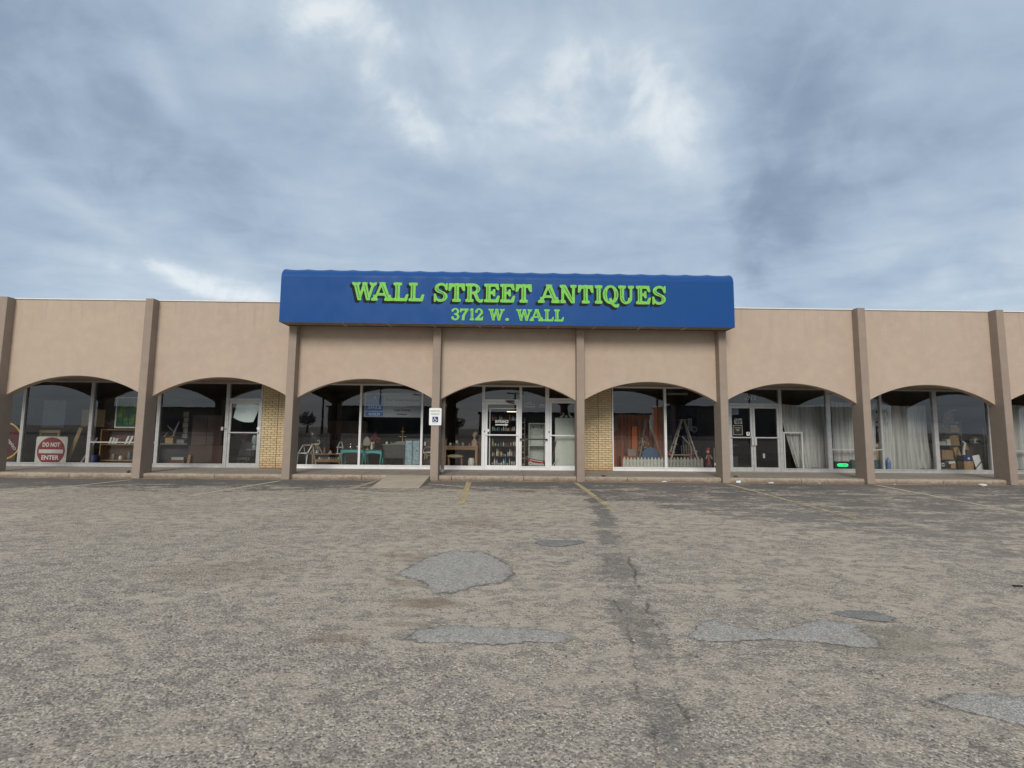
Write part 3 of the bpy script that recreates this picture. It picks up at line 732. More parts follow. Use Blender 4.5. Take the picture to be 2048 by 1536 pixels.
# ---- hand-painted slab letters, drawn as filled outlines on a fine grid
def inside_poly(X, Y, P):
    r = np.zeros(X.shape, bool); n = len(P)
    for i in range(n):
        (xa, ya), (xb, yb) = P[i], P[(i + 1) % n]
        if ya == yb: continue
        c = (ya > Y) != (yb > Y); r ^= c & (X < (xb - xa) * (Y - ya) / (yb - ya) + xa)
    return r
def seg(X, Y, a, b, w):
    ax, ay = a; bx, by = b; dx, dy = bx - ax, by - ay; t = np.clip(((X - ax) * dx + (Y - ay) * dy) / (dx * dx + dy * dy), 0, 1)
    return np.hypot(X - ax - t * dx, Y - ay - t * dy) < w / 2
class G:                       # one glyph: a list of tests joined together
    def __init__(s, w): s.w = w; s.parts = []; s.inl = []
    def stem(s, x, w=.2, y0=0, y1=1, x1=None, ends=(1, 1), inl=True):
        # stem with fishtail slab ends
        xt = x if x1 is None else x1; q = w / 2
        s.parts.append(('p', [(x - q, y0), (x + q, y0), (xt + q, y1), (xt - q, y1)]))
        for e, xx, yy, d in ((ends[0], x, y0, 1), (ends[1], xt, y1, -1)):
            if e:
                b = q + .105 * e
                s.parts.append(('p', [(xx - b, yy), (xx - b * .45, yy + .012 * d), (xx, yy + .05 * d * (1 if e else 0)), (xx + b * .45, yy + .012 * d), (xx + b, yy), (xx + b, yy + .115 * d), (xx + q, yy + .16 * d), (xx + q * .8, yy + .3 * d), (xx - q * .8, yy + .3 * d), (xx - q, yy + .16 * d), (xx - b, yy + .115 * d)]))
        if inl: s.inl.append(((x - q * .25, y0 + .13), (xt - q * .25, y1 - .13)))
        return s
    def poly(s, *P): s.parts.append(('p', list(P))); return s
    def line(s, a, b, w): s.parts.append(('s', a, b, w)); return s
    def arc(s, cx, cy, rx, ry, tx, ty, a0, a1, n=20):      # ring piece with its own thickness left-right and top-bottom
        o = [(cx + rx * math.cos(R(a0 + (a1 - a0) * i / n)), cy + ry * math.sin(R(a0 + (a1 - a0) * i / n))) for i in range(n + 1)]
        q = [(cx + (rx - tx) * math.cos(R(a0 + (a1 - a0) * i / n)), cy + (ry - ty) * math.sin(R(a0 + (a1 - a0) * i / n))) for i in range(n + 1)]
        s.parts.append(('p', o + q[::-1])); return s
    def inline(s, *pts):
        for a, b in zip(pts, pts[1:]): s.inl.append((a, b))
        return s
    def mask(s, X, Y):
        r = np.zeros(X.shape, bool)
        for p in s.parts: r |= inside_poly(X, Y, p[1]) if p[0] == 'p' else seg(X, Y, p[1], p[2], p[3])
        return r
GL = {}
GL['I'] = G(.42).stem(.21, .2)
GL['L'] = G(.80).stem(.23, .2, ends=(1, 1)).poly((.2, 0), (.72, 0), (.80, .36), (.70, .34), (.6, .13), (.2, .13))
GL['T'] = G(.86).stem(.43, .2, ends=(1, 0)).poly((.0, .60), (.1, .62), (.19, .84), (.67, .84), (.76, .62), (.86, .60), (.84, 1.0), (.62, .985), (.43, .96), (.24, .985), (.02, 1.0))
GL['E'] = G(.83).stem(.23, .2).poly((.2, 0), (.76, 0), (.83, .34), (.73, .33), (.62, .12), (.2, .12)).poly((.2, 1), (.75, 1), (.8, .68), (.7, .69), (.6, .88), (.2, .88)).poly((.2, .46), (.46, .46), (.5, .34), (.58, .34), (.58, .7), (.5, .7), (.46, .57), (.2, .57))
GL['A'] = G(1.12).stem(.16, .1, x1=.54, ends=(1.0, 0), inl=False).stem(.93, .22, x1=.56, ends=(1.0, 0), inl=False).poly((.44, .93), (.40, 1.0), (.49, .975), (.56, 1.0), (.66, .975), (.74, 1.0), (.68, .9), (.62, .8), (.46, .8)).line((.32, .34), (.80, .34), .1).inline((.58, .82), (.86, .16))
GL['W'] = G(1.34).poly((.10, .9), (.34, .02), (.52, .02), (.33, .9)).poly((.34, .02), (.46, .02), (.74, .96), (.62, .96)).poly((.58, .9), (.82, .02), (1.0, .02), (.80, .94)).poly((.84, .02), (.96, .02), (1.24, .92), (1.12, .92))
for a, b in ((.0, .44), (.98, 1.36)): GL['W'].poly((a, 1.0), ((a + b) / 2, .955), (b, 1.0), (b - .03, .87), ((a + b) / 2 + .06, .8), ((a + b) / 2 - .06, .8), (a + .03, .87))
GL['W'].poly((.56, .97), (.70, 1.0), (.84, .97), (.8, .85), (.6, .85)).inline((.22, .84), (.42, .12)).inline((.70, .84), (.90, .12))
GL['N'] = G(1.0).stem(.2, .11, ends=(1, 0), inl=False).stem(.82, .11, ends=(0, 1), inl=False).poly((.04, 1.0), (.16, .96), (.36, 1.0), (.87, .0), (.70, .0), (.1, .88), (.06, .87)).inline((.3, .86), (.76, .12))
GL['R'] = G(.98).stem(.23, .2).arc(.42, .72, .38, .28, .18, .1, -92, 92).poly((.2, 1), (.44, 1), (.44, .9), (.2, .9)).poly((.2, .54), (.44, .54), (.44, .44), (.2, .44)).poly((.44, .5), (.62, .46), (.74, .16), (.84, .1), (.98, .14), (.93, -.02), (.76, -.02), (.62, .08), (.5, .36)).inline((.69, .62), (.72, .72), (.69, .82))
GL['U'] = G(.92).stem(.22, .2, y0=.3, ends=(0, 1)).stem(.76, .1, y0=.3, ends=(0, 1), inl=False).arc(.465, .32, .345, .33, .2, .11, 180, 360).inline((.2, .35), (.28, .16), (.4, .07))
GL['Q'] = G(.94).arc(.46, .5, .44, .51, .2, .09, 0, 360, 40).poly((.36, .26), (.5, .3), (.62, .0), (.78, -.08), (.96, -.02), (.9, -.2), (.7, -.2), (.52, -.06)).inline((.16, .7), (.12, .5), (.16, .3)).inline((.78, .7), (.82, .5), (.78, .3))
GL['S'] = G(.80).arc(.42, .735, .36, .275, .17, .1, 62, 250).arc(.38, .27, .38, .28, .19, .1, -118, 82).poly((.56, .97), (.66, .9), (.7, 1.0), (.76, 1.0), (.76, .64), (.68, .64), (.62, .82), (.5, .9)).poly((.26, .0), (.14, .1), (.1, -.01), (.03, -.01), (.02, .4), (.1, .4), (.16, .2), (.3, .09)).poly((.17, .56), (.3, .49), (.42, .45), (.64, .4), (.58, .5), (.42, .58), (.24, .66)).inline((.14, .74), (.22, .6), (.5, .46), (.64, .3), (.6, .16))
GL['3'] = G(.72).arc(.33, .73, .33, .28, .16, .1, -80, 150).arc(.33, .27, .36, .285, .18, .11, -150, 85).poly((.24, .46), (.4, .46), (.4, .56), (.24, .56)).line((.09, .82), (.1, .8), .16).line((.09, .2), (.1, .22), .17)
GL['7'] = G(.74).poly((.04, 1), (.1, .97), (.62, .97), (.72, 1), (.72, .86), (.42, .4), (.38, .0), (.18, .0), (.22, .38), (.5, .84), (.16, .84), (.1, .68), (.02, .68))
GL['1'] = G(.5).stem(.27, .2, ends=(1, 0)).poly((.17, 1.0), (.37, 1.0), (.37, .8), (.17, .8)).poly((.02, .86), (.17, 1.0), (.2, .8))
GL['2'] = G(.74).arc(.36, .70, .35, .31, .18, .1, -30, 165).poly((.66, .56), (.5, .4), (.36, .2), (.6, .16), (.66, .3), (.74, .3), (.68, .0), (.04, .0), (.04, .12), (.3, .38), (.48, .6)).line((.12, .74), (.13, .74), .18)
GL['.'] = G(.3).line((.15, .1), (.151, .1), .22)
def march(mask_fn, w, pad=.3, res=72, ss=3):
    n0 = int((w + 2 * pad) * res); n1 = int((1 + 2 * pad) * res)
    xs = (np.arange(n0 * ss) + .5) / (res * ss) - pad; ys = (np.arange(n1 * ss) + .5) / (res * ss) - pad
    X, Y = np.meshgrid(xs, ys, indexing='ij'); A = mask_fn(X, Y).astype(float)
    V = A.reshape(n0, ss, n1, ss).mean((1, 3)); P = np.pad(V, 1)
    V = (P[1:-1, 1:-1] * 2 + P[:-2, 1:-1] + P[2:, 1:-1] + P[1:-1, :-2] + P[1:-1, 2:]) / 6
    gx = lambda i: (i + .5) / res - pad
    m = []; fs = []; lut = {}
    def vid(x, y):
        k = (round(x, 5), round(y, 5))
        if k not in lut: lut[k] = len(m); m.append(k)
        return lut[k]
    for j in range(n1 - 1):
        run = None
        for i in range(n0 - 1):
            c = (V[i, j], V[i + 1, j], V[i + 1, j + 1], V[i, j + 1])
            full = min(c) >= .5
            if full:
                if run is None: run = i
            if (not full or i == n0 - 2) and run is not None:
                e = i if not full else i + 1
                fs.append((vid(gx(run), gx(j)), vid(gx(e), gx(j)), vid(gx(e), gx(j + 1)), vid(gx(run), gx(j + 1)))); run = None
            if not full and max(c) > .5:
                q = ((gx(i), gx(j)), (gx(i + 1), gx(j)), (gx(i + 1), gx(j + 1)), (gx(i), gx(j + 1))); out = []
                for k in range(4):
                    a, b = c[k], c[(k + 1) % 4]; pa, pb = q[k], q[(k + 1) % 4]
                    if a >= .5: out.append(pa)
                    if (a >= .5) != (b >= .5):
                        t = (.5 - a) / (b - a); out.append((pa[0] + (pb[0] - pa[0]) * t, pa[1] + (pb[1] - pa[1]) * t))
                if len(out) > 2: fs.append(tuple(vid(*o) for o in out))
    return m, fs
CACHE = {}
def fat(fn, r=.022):
    return lambda X, Y: fn(X, Y) | fn(X + r, Y) | fn(X - r, Y) | fn(X, Y + r) | fn(X, Y - r)
def glyph(ch):
    if ch not in CACHE:
        g_ = GL[ch]; a = march(fat(g_.mask), g_.w)
        b = None
        if g_.inl:
            def fn(X, Y):
                r = np.zeros(X.shape, bool)
                for p, q in g_.inl: r |= seg(X, Y, p, q, .026)
                return r
            b = march(fn, g_.w)
        CACHE[ch] = (a, b)
    return CACHE[ch]
def put_letter(ch, x0, x1, z0, h, shade=0.0):
    a, b = glyph(ch); w = GL[ch].w; sx = (x1 - x0) / w
    T = lambda vs, dx, dz, y_: [(x0 + x * sx + dx, y_, z0 + y * h + dz) for x, y in vs]
    L = MB().add(T(a[0], 0, 0, AY - .010), a[1]).build('letter', GREEN, aw)
    if b: MB().add(T(b[0], 0, 0, AY - .013), b[1]).build('inline', SHADE, L)
    if shade:
        MB().add(T(a[0], -shade, -shade, AY - .004), a[1]).build('drop_shade', SHADE, L)
        MB().add(T(a[0], -shade * .62, -shade * .62, AY - .006), a[1]).build('shade_gap', BLUE if False else M('shade_mid', (.010, .013, .016), .95), L)
LINE1 = [('W', -2.48, -1.77, 0), ('A', -1.90, -1.28, 0), ('L', -1.26, -.81, 0), ('L', -.80, -.34, 0), ('S', -.05, .37, 1), ('T', .39, .87, 1), ('R', .89, 1.42, 1), ('E', 1.45, 1.91, 1), ('E', 1.93, 2.37, 1), ('T', 2.40, 2.87, 1),
         ('A', 3.07, 3.71, 2), ('N', 3.70, 4.22, 2), ('T', 4.27, 4.72, 2), ('I', 4.78, 4.99, 2), ('Q', 5.01, 5.49, 2), ('U', 5.48, 5.94, 2), ('E', 6.01, 6.45, 2), ('S', 6.50, 6.92, 2)]
for ch, a, b, k in LINE1: put_letter(ch, a, b, 5.345, .545, .074)
for ch, a, b in [('3', .49, .73), ('7', .74, .99), ('1', 1.02, 1.17), ('2', 1.19, 1.43), ('W', 1.59, 2.06), ('.', 2.08, 2.21), ('W', 2.42, 2.88), ('A', 2.82, 3.23), ('L', 3.25, 3.54), ('L', 3.55, 3.84)]:
    put_letter(ch, a, b, 4.785, .35)
#@@PART3
# ================================================================== things behind the shop windows
F0 = .15
def one(mb, name, mat, label, cat, group=None, bevel=0): return tag(mb.build(name, mat, bevel=bevel), label, cat, group)
def legs(m_or_t, x0, x1, y0, y1, z0, z1, w, mat, taper=1.0):
    for x, sx in ((x0 + w / 2, 1), (x1 - w / 2, -1)):
        for y_ in (y0 + w / 2, y1 - w / 2):
            a = w / 2; b = a * taper; m = MB()
            m.add([(x - b, y_ - b, z0), (x + b, y_ - b, z0), (x + b, y_ + b, z0), (x - b, y_ + b, z0), (x - a, y_ - a, z1), (x + a, y_ - a, z1), (x + a, y_ + a, z1), (x - a, y_ + a, z1)],
                  [(0, 3, 2, 1), (4, 5, 6, 7), (0, 1, 5, 4), (1, 2, 6, 5), (2, 3, 7, 6), (3, 0, 4, 7)])
            m.build('leg', mat, m_or_t)
def framed(name, x0, x1, z0, z1, y, w, fm, pm, label, cat, d=.03, tilt=0.0):
    t = thing(name, label, cat, ((x0 + x1) / 2, y, z0))
    m = MB(); m.box(x0, x0 + w, y, y + d, z0, z1).box(x1 - w, x1, y, y + d, z0, z1).box(x0 + w, x1 - w, y + .001, y + d - .001, z0, z0 + w).box(x0 + w, x1 - w, y + .001, y + d - .001, z1 - w, z1)
    m.build('frame', fm, t)
    if pm: box(x0 + w, x1 - w, y + d * .4, y + d * .7, z0 + w, z1 - w).build('picture', pm, t)
    t.rotation_euler.x = tilt
    return t
def stand(x0, x1, y0, y1, z1, name, label): # low display plinth the window goods stand on
    return one(box(x0, x1, y0, y1, F0, z1), name, CHAR, label, 'plinth')

# ---------------- bay with the do-not-enter sign
t = thing('do_not_enter_sign', 'white square do-not-enter road sign with red disc propped inside the window', 'road sign', (-13.49, 2.02, F0))
m = MB(); r_ = .06; P = []
for cx, cz, a0 in ((-12.96 - r_, 1.15 - r_, 0), (-14.02 + r_, 1.15 - r_, 90), (-14.02 + r_, .14 + r_, 180), (-12.96 - r_, .14 + r_, 270)):
    P += [(cx + r_ * math.cos(R(a0 + k * 15)), cz + r_ * math.sin(R(a0 + k * 15))) for k in range(7)]
m.prism(P, 2.0, 2.012).build('plate', OFFW, t)
MB().disc(-13.49, 1.997, .655, .475, 40).build('red_disc', RED, t)
box(-13.90, -13.08, 1.992, 1.996, .58, .71).build('white_bar', OFFW, t)
text_mb('DO NOT', -13.79, -13.20, .80, .95, 1.993, .03).build('lettering', WHITE, t); text_mb('ENTER', -13.79, -13.20, .36, .51, 1.993, .03).build('lettering', WHITE, t)
MB().disc(-13.49, 1.992, 1.07, .022, 10).build('bolt', CHAR, t)
framed('picture_frame', -14.33, -13.61, .75, 1.36, 2.4, .09, BRASS, CHAR, 'gilt picture frame behind the do-not-enter sign', 'picture frame')
t = thing('round_sign', 'round red sign with yellow rim and white lettering behind the leftmost column', 'sign', (-15.15, 2.05, F0))
MB().disc(-15.2, 2.03, .99, .66, 48).build('rim', YELL, t); MB().disc(-15.2, 2.026, .99, .61, 48).build('face', M('maroon', (.085, .012, .014), .5, 0, .2), t)
text_mb('EMPE\u00d1O', -15.26, -14.60, .895, 1.005, 2.022, .02, -.88).build('lettering', OFFW, t)
one(box(-13.43, -12.59, 3.0, 3.03, 1.49, 2.12), 'noticeboard', M('tan_board', (.34, .25, .13), .8), 'plain tan board hanging behind the window post', 'board')
one(box(-16.27, -15.40, 4.5, 4.55, 1.45, 2.51), 'wall_panel', M('blue_grey', (.23, .28, .30), .6), 'pale blue grey panel deep in the leftmost shop window', 'panel')
t = framed('stained_glass', -11.66, -10.70, 1.46, 2.56, 2.3, .05, OFFW, None, 'white framed green leaded glass panel above the bookcase', 'window panel')
gm, gn = new_mat('leaded_green'); gp = gn.n('ShaderNodeTexCoord').outputs['Object']
gc = gn.mix(gn.mapr(gn.noise(gp, 3.0, 2), .42, .62), (.05, .12, .09), (.16, .26, .05))
LEAD = finish(gm, gn, gn.n('ShaderNodeBsdfPrincipled', Base_Color=gc, Roughness=.25).outputs[0])
for i in range(4):
    for j in range(6):
        x = -11.60 + i * .21; z_ = 1.52 + j * .165; box(x, x + .2, 2.31, 2.32, z_, z_ + .155).build('pane', LEAD, t)
def bookcase():
    t = thing('bookcase', 'open oak bookcase with two shelves beside the do-not-enter sign', 'bookcase', (-11.3, 2.5, F0))
    x0, x1, y0, y1 = -12.19, -10.45, 2.4, 2.72
    for x in (x0, x1 - .04): box(x, x + .04, y0, y1, F0, 1.42).build('side_panel', OAK, t)
    for z_ in (.30, .86, 1.38): box(x0 + .04, x1 - .04, y0 + .005, y1 - .005, z_, z_ + .04).build('shelf', OAK, t)
    box(x0 + .04, x1 - .04, y1 - .02, y1 - .005, F0, 1.37).build('back_panel', BRWN, t)
bookcase()
for i, (x, ln, h_) in enumerate(((-11.83, .2, .22), (-11.72, .16, .2), (-11.62, .22, .18))):
    one(MB().bar((x, 2.45, .905), (x + .05, 2.46, .905 + h_), .07, .18), 'book', OFFW, 'pale book leaning on the middle shelf of the oak bookcase', 'book', 'books leaning on the oak bookcase')
for i, x in enumerate((-11.28, -11.14)):
    one(MB().bar((x, 2.45, .905), (x + .10, 2.46, .905 + .27), .06, .18), 'book', WHITE, 'tall white book tilted on the right half of the bookcase', 'book', 'tall white books on the oak bookcase')
for x, z_, h_, c in ((-11.75, .345, .2, STEEL), (-11.5, .345, .14, OFFW), (-11.2, .345, .3, STEEL), (-11.0, .345, .24, CHAR)):
    one(MB().lathe(x, 2.5, [(.05, z_), (.07, z_ + h_ * .5), (.04, z_ + h_)], 10), 'jar', c, 'jar on the lowest shelf of the oak bookcase', 'jar', 'jars on the bookcase floor shelf')
m = MB(); rr = random.Random(3)
for i in range(60):
    x = -11.97 + rr.gauss(0, .09); z_ = 1.62 + rr.gauss(0, .09); y_ = 2.6 + rr.gauss(0, .05); s_ = .03
    m.quad((x - s_, y_, z_), (x, y_ - s_, z_ - s_), (x + s_, y_, z_), (x, y_ + s_, z_ + s_))
t = thing('dried_flowers', 'brownish pink dried flowers on top of the bookcase', 'flowers', (-11.97, 2.6, 1.42)); m.build('blooms', M('dried_pink', (.2, .12, .1), .8, 0, .4), t); MB().lathe(-11.97, 2.6, [(.05, 1.42), (.07, 1.47), (.04, 1.54)], 10).build('vase', CHAR, t)
one(MB().bar((-13.14, 2.2, F0), (-12.80, 2.3, 1.46), .13, .03), 'plank', PINE, 'yellow pine plank leaning behind the do-not-enter sign', 'plank')
one(MB().bar((-12.75, 2.3, F0), (-12.45, 2.6, 1.1), .06, .03), 'plank', GREYW, 'thin dark slat leaning beside the bookcase', 'plank')
one(MB().lathe(-12.3, 2.35, [(.16, F0), (.17, .42), (.16, .5)], 12), 'bucket', M('blue_tub', (.02, .045, .18), .5), 'dark blue tub on the floor beside the bookcase', 'tub')
one(box(-17.0, -15.9, 3.2, 3.5, F0, 1.1), 'cabinet', DARKB, 'dark cabinet behind the round red sign', 'cabinet')
# ---------------- bay with the brown cabinet and paper on the door
t = thing('wardrobe', 'plain brown wardrobe standing behind the second window', 'wardrobe', (-8.72, 3.0, F0))
RB = M('red_brown', (.085, .045, .034), .5, 0, .12, 5)
box(-9.26, -8.16, 2.8, 3.3, F0, 1.95).build('carcass', RB, t)
for a, b in ((-9.24, -8.72), (-8.70, -8.18)): box(a, b, 2.78, 2.799, .2, 1.92).build('door', RB, t)
t = thing('low_chest', 'low brown chest in front of the wardrobe', 'chest', (-8.4, 2.4, F0)); box(-8.97, -7.84, 2.3, 2.68, F0, .80).build('body', RB, t); box(-9.0, -7.81, 2.28, 2.70, .80, .87).build('lid', RB, t)
one(MB().bar((-8.93, 2.2, F0), (-8.90, 2.24, .55), .1, .05), 'board', OAK, 'short tan board leaning on the low brown chest', 'board')
t = thing('counter', 'dark counter in the second window carrying cartons', 'counter', (-9.95, 3.1, F0)); box(-10.5, -9.36, 3.02, 3.5, F0, .88).build('body', CHAR, t); box(-10.53, -9.33, 2.7, 3.53, .88, .92).build('top', STEEL, t)
t = thing('carton', 'small open cardboard carton on the dark counter', 'carton', (-10.06, 2.9, .92)); box(-10.2, -9.92, 2.8, 3.0, .92, 1.12).build('body', CARD, t); MB().bar((-10.2, 2.79, 1.12), (-10.14, 2.86, 1.25), .02, .2).bar((-10.16, 2.98, 1.12), (-9.96, 3.02, 1.22), .015, .18).build('flap', CARDL, t)
one(box(-9.78, -9.52, 2.8, 3.0, .92, 1.06), 'carton', M('grey_box', (.25, .27, .25), .7), 'grey box on the dark counter beside the open carton', 'box')
one(box(-9.48, -9.06, 2.15, 2.3, .38, .47), 'metal_box', M('silver', (.5, .52, .52), .35, .6), 'flat silver box on the floor of the second window', 'box')
one(box(-9.5, -9.0, 2.1, 2.5, F0, .375), 'crate', BRWN, 'brown crate under the flat silver box', 'crate')
m = MB(); rr = random.Random(8)
for i in range(5): z_ = 1.1 + i * .2; m.box(-9.86 + rr.uniform(0, .05), -9.66, 3.18, 3.26, z_, z_ + .16)
one(m.bar((-9.76, 3.24, .9), (-9.76, 3.24, 2.1), .03), 'coat_rack', GREYW, 'grey post with stacked blocks between counter and wardrobe', 'rack')
m = MB(); m.bar((-10.35, 3.1, 1.55), (-10.05, 3.1, 1.28), .03).bar((-10.12, 3.1, 1.2), (-9.93, 3.1, 1.72), .045); one(m.bar((-10.2, 3.1, .92), (-10.06, 3.1, 1.45), .03), 'easel', GREYW, 'small grey wooden easel on the dark counter', 'easel')
# paper sheet taped crooked on the glass door
m = MB(); n = 8; vs = []; fs = []
A, B_, Cc, D_ = Vector((-7.24, 1.97, 2.37)), Vector((-6.43, 1.97, 2.31)), Vector((-6.63, 1.94, 1.72)), Vector((-7.33, 1.94, 1.86))
for i in range(n + 1):
    for j in range(n + 1):
        u, v = i / n, j / n; p = A.lerp(B_, u).lerp(D_.lerp(Cc, u), v); p.z -= .07 * math.sin(math.pi * u) * v - .02 * math.sin(math.pi * u) * (1 - v); p.y += .03 + .03 * math.sin(u * 7) * (1 - v); vs.append(p)
for i in range(n):
    for j in range(n): fs.append((i * (n + 1) + j, (i + 1) * (n + 1) + j, (i + 1) * (n + 1) + j + 1, i * (n + 1) + j + 1))
one(m.add(vs, fs, True), 'paper_sheet', M('paper', (.72, .80, .78), .6, 0, .05), 'crooked white paper sheet hanging inside the left glass door', 'paper')
t = thing('pedestal_bowl', 'brown pedestal bowl behind the left glass door', 'pedestal', (-7.38, 2.85, F0))
MB().lathe(-7.38, 2.85, [(.2, F0), (.18, .25), (.09, .4), (.085, 1.0), (.13, 1.15)], 14).build('stem', BRWN, t); MB().lathe(-7.38, 2.85, [(.12, 1.151), (.3, 1.19), (.32, 1.29), (.3, 1.29)], 18).build('bowl', BRWN, t)
t = thing('oil_lamp', 'glass oil lamp on a stand behind the left door', 'lamp', (-6.77, 2.42, .77)); MB().lathe(-6.77, 2.42, [(.08, .77), (.09, .85), (.04, .92)], 12).build('font', M('green_glass', (.2, .28, .24), .15), t); MB().lathe(-6.77, 2.42, [(.05, .921), (.11, 1.05), (.07, 1.25)], 12).build('chimney', M('pale_glass', (.34, .4, .36), .15), t)
t = thing('plant_stand', 'small table carrying the glass oil lamp', 'table', (-6.77, 2.42, F0)); box(-6.98, -6.55, 2.25, 2.6, .735, .768).build('table_top', STEEL, t); legs(t, -6.96, -6.57, 2.27, 2.58, F0, .735, .035, CHAR)
t = thing('armchair', 'dark office chair low behind the left glass door', 'chair', (-7.17, 2.5, F0)); box(-7.5, -6.85, 2.3, 2.75, .36, .48).build('seat', CHAR, t, bevel=.03); MB().prism([(-7.5, .5), (-6.86, .5), (-6.95, .95), (-7.1, 1.0), (-7.3, 1.0), (-7.42, .95)], 2.72, 2.80).build('backrest', CHAR, t, bevel=.02); MB().tube([(-7.17, 2.5, F0), (-7.17, 2.5, .36)], .04).build('stem', STEEL, t)
for s_ in (-1, 1): MB().tube([(-7.17, 2.5, .2), (-7.17 + s_ * .35, 2.4, .165)], .02).build('foot', STEEL, t)
for x, z_, r_, lab in ((-6.39, 1.50, .055, 'round white sticker on the left glass door'), (1.52, 1.50, .06, 'round white sticker on the entrance door'), (9.47, .41, .055, 'round white sticker low in the picket fence window'), ):
    one(MB().disc(x, 1.858, z_, r_, 20), 'sticker', WHITE, lab, 'sticker')

# ---------------- bay with the banner and turquoise tables
t = thing('window_banner', 'translucent shop banner with blue badge hanging in the window', 'banner', (-1.81, 1.94, 1.93))
MB().quad((-2.81, 1.95, 1.93), (-.82, 1.95, 1.93), (-.82, 1.95, 2.78), (-2.81, 1.95, 2.78)).build('film', BANN, t)
BB = M('badge_blue', (.06, .14, .34), .5, 0, .06)
box(-2.74, -2.15, 1.944, 1.947, 1.96, 2.68).build('badge', BB, t); m = MB(); m.prism([(-2.74, 2.681), (-2.15, 2.681), (-2.3, 2.72), (-2.45, 2.735), (-2.6, 2.72)], 1.944, 1.947).build('badge_top', BB, t)
PB = M('pale_print', (.5, .6, .72), .5)
text_mb('2022', -2.70, -2.21, 2.22, 2.36, 1.942, .03).build('lettering', PB, t); text_mb('GOLD', -2.65, -2.25, 1.985, 2.075, 1.942, .03).build('lettering', PB, t)
for z_ in (2.135, 2.11): box(-2.74, -2.15, 1.941, 1.943, z_, z_ + .012).build('line', PB, t)
m = MB(); P = []
for k in range(10):
    a = R(90 + k * 36); q = .065 if k % 2 == 0 else .028; P.append((-2.445 + q * math.cos(a), 2.61 + q * math.sin(a)))
m.add([(x, 1.942, z_) for x, z_ in P] + [(-2.445, 1.942, 2.61)], [(k, (k + 1) % 10, 10) for k in range(10)]).build('star', PB, t)
text_mb('Wall Street Antiques', -2.08, -.89, 2.455, 2.585, 1.944, .02).build('lettering', BLACK, t); text_mb('Voted Favorite', -1.79, -1.19, 2.135, 2.235, 1.944, .015).build('lettering', CHAR, t); text_mb('Antiques', -1.66, -1.32, 1.985, 2.075, 1.944, .015).build('lettering', CHAR, t)
t = thing('plant_ladder', 'white folding plant stand at the left end of the window', 'stand', (-4.98, 2.4, F0))
for x in (-5.18, -4.86):
    MB().bar((x, 2.25, F0), (x + .02, 2.3, .65), .028).build('leg', WHITE, t); MB().bar((x + .03, 2.3, .66), (x + .13, 2.42, .94), .03).build('side_rail', WHITE, t); MB().bar((x + .22, 2.62, F0), (x + .13, 2.44, .94), .025).build('leg', OFFW, t)
box(-5.21, -4.82, 2.2, 2.38, .63, .66).build('step', WHITE, t); box(-5.06, -4.70, 2.38, 2.46, .90, .94).build('top', M('tan_top', (.35, .27, .22), .6), t)
t = thing('bench', 'long wooden bench carrying the stools and the shell', 'bench', (-4.25, 2.6, F0)); box(-4.93, -3.70, 2.45, 2.8, .585, .615).build('bench_top', OAK, t); legs(t, -4.75, -3.73, 2.47, 2.78, F0, .585, .06, OAK); box(-4.62, -3.80, 2.5, 2.53, .32, .42).build('drawer_front', OAK, t); box(-4.62, -3.80, 2.55, 2.75, .3, .32).build('shelf', OAK, t)
rr = random.Random(2)
for i in range(9):
    x = -4.55 + i * .085; one(MB().lathe(x, 2.66, [(.03, .321), (.038, .42 + rr.uniform(0, .05)), (.02, .5)], 8), 'jar', [OFFW, M('dusty_pink', (.3, .18, .17)), STEEL, M('sage', (.2, .26, .2))][i % 4], 'small jar in the row under the wooden bench', 'jar', 'jars under the wooden bench')
t = thing('trestle_stand', 'grey wooden trestle under the white swan', 'stand', (-4.64, 2.62, .615))
for a, b in ((-4.86, -4.68), (-4.44, -4.58), (-4.75, -4.64), (-4.56, -4.63)): MB().bar((a, 2.62, .615), (b, 2.62, .87), .035).build('leg', GREYW, t)
box(-4.72, -4.56, 2.58, 2.66, .862, .885).build('top', GREYW, t)
t = thing('swan_figure', 'cream swan figure with curved neck on the trestle', 'figurine', (-4.66, 2.62, .885))
SW = M('swan_cream', (.46, .45, .28), .6)
MB().ball((-4.66, 2.62, .935), (.11, .06, .05)).build('body', SW, t); MB().tube([(-4.58, 2.62, .94), (-4.545, 2.62, 1.0), (-4.56, 2.62, 1.07), (-4.59, 2.62, 1.095), (-4.62, 2.62, 1.06), (-4.62, 2.62, 1.02)], [.028, .022, .019, .02, .022, .008], 8).build('neck', SW, t); MB().bar((-4.74, 2.62, .94), (-4.84, 2.62, .945), .03, .04).build('tail', SW, t)
one(MB().ball((-4.6, 2.52, .655), (.045, .035, .04)).ball((-4.61, 2.52, .715), (.025, .025, .028)), 'figurine', WHITE, 'little white bird figurine on the bench below the swan', 'figurine')
t = thing('step_stool', 'small white step stool standing on the bench', 'stool', (-3.79, 2.6, .615))
box(-3.92, -3.66, 2.5, 2.64, .615, .635).build('base', WHITE, t); box(-3.91, -3.67, 2.52, 2.62, .835, .86).build('step', WHITE, t)
for x in (-3.88, -3.70): MB().bar((x, 2.57, .635), (x, 2.57, .836), .028).build('leg', WHITE, t); MB().bar((x, 2.57, .86), (x * .35 + -3.79 * .65, 2.6, 1.03), .025).build('side_rail', OFFW, t)
box(-3.83, -3.75, 2.585, 2.615, 1.02, 1.035).build('top', OFFW, t)
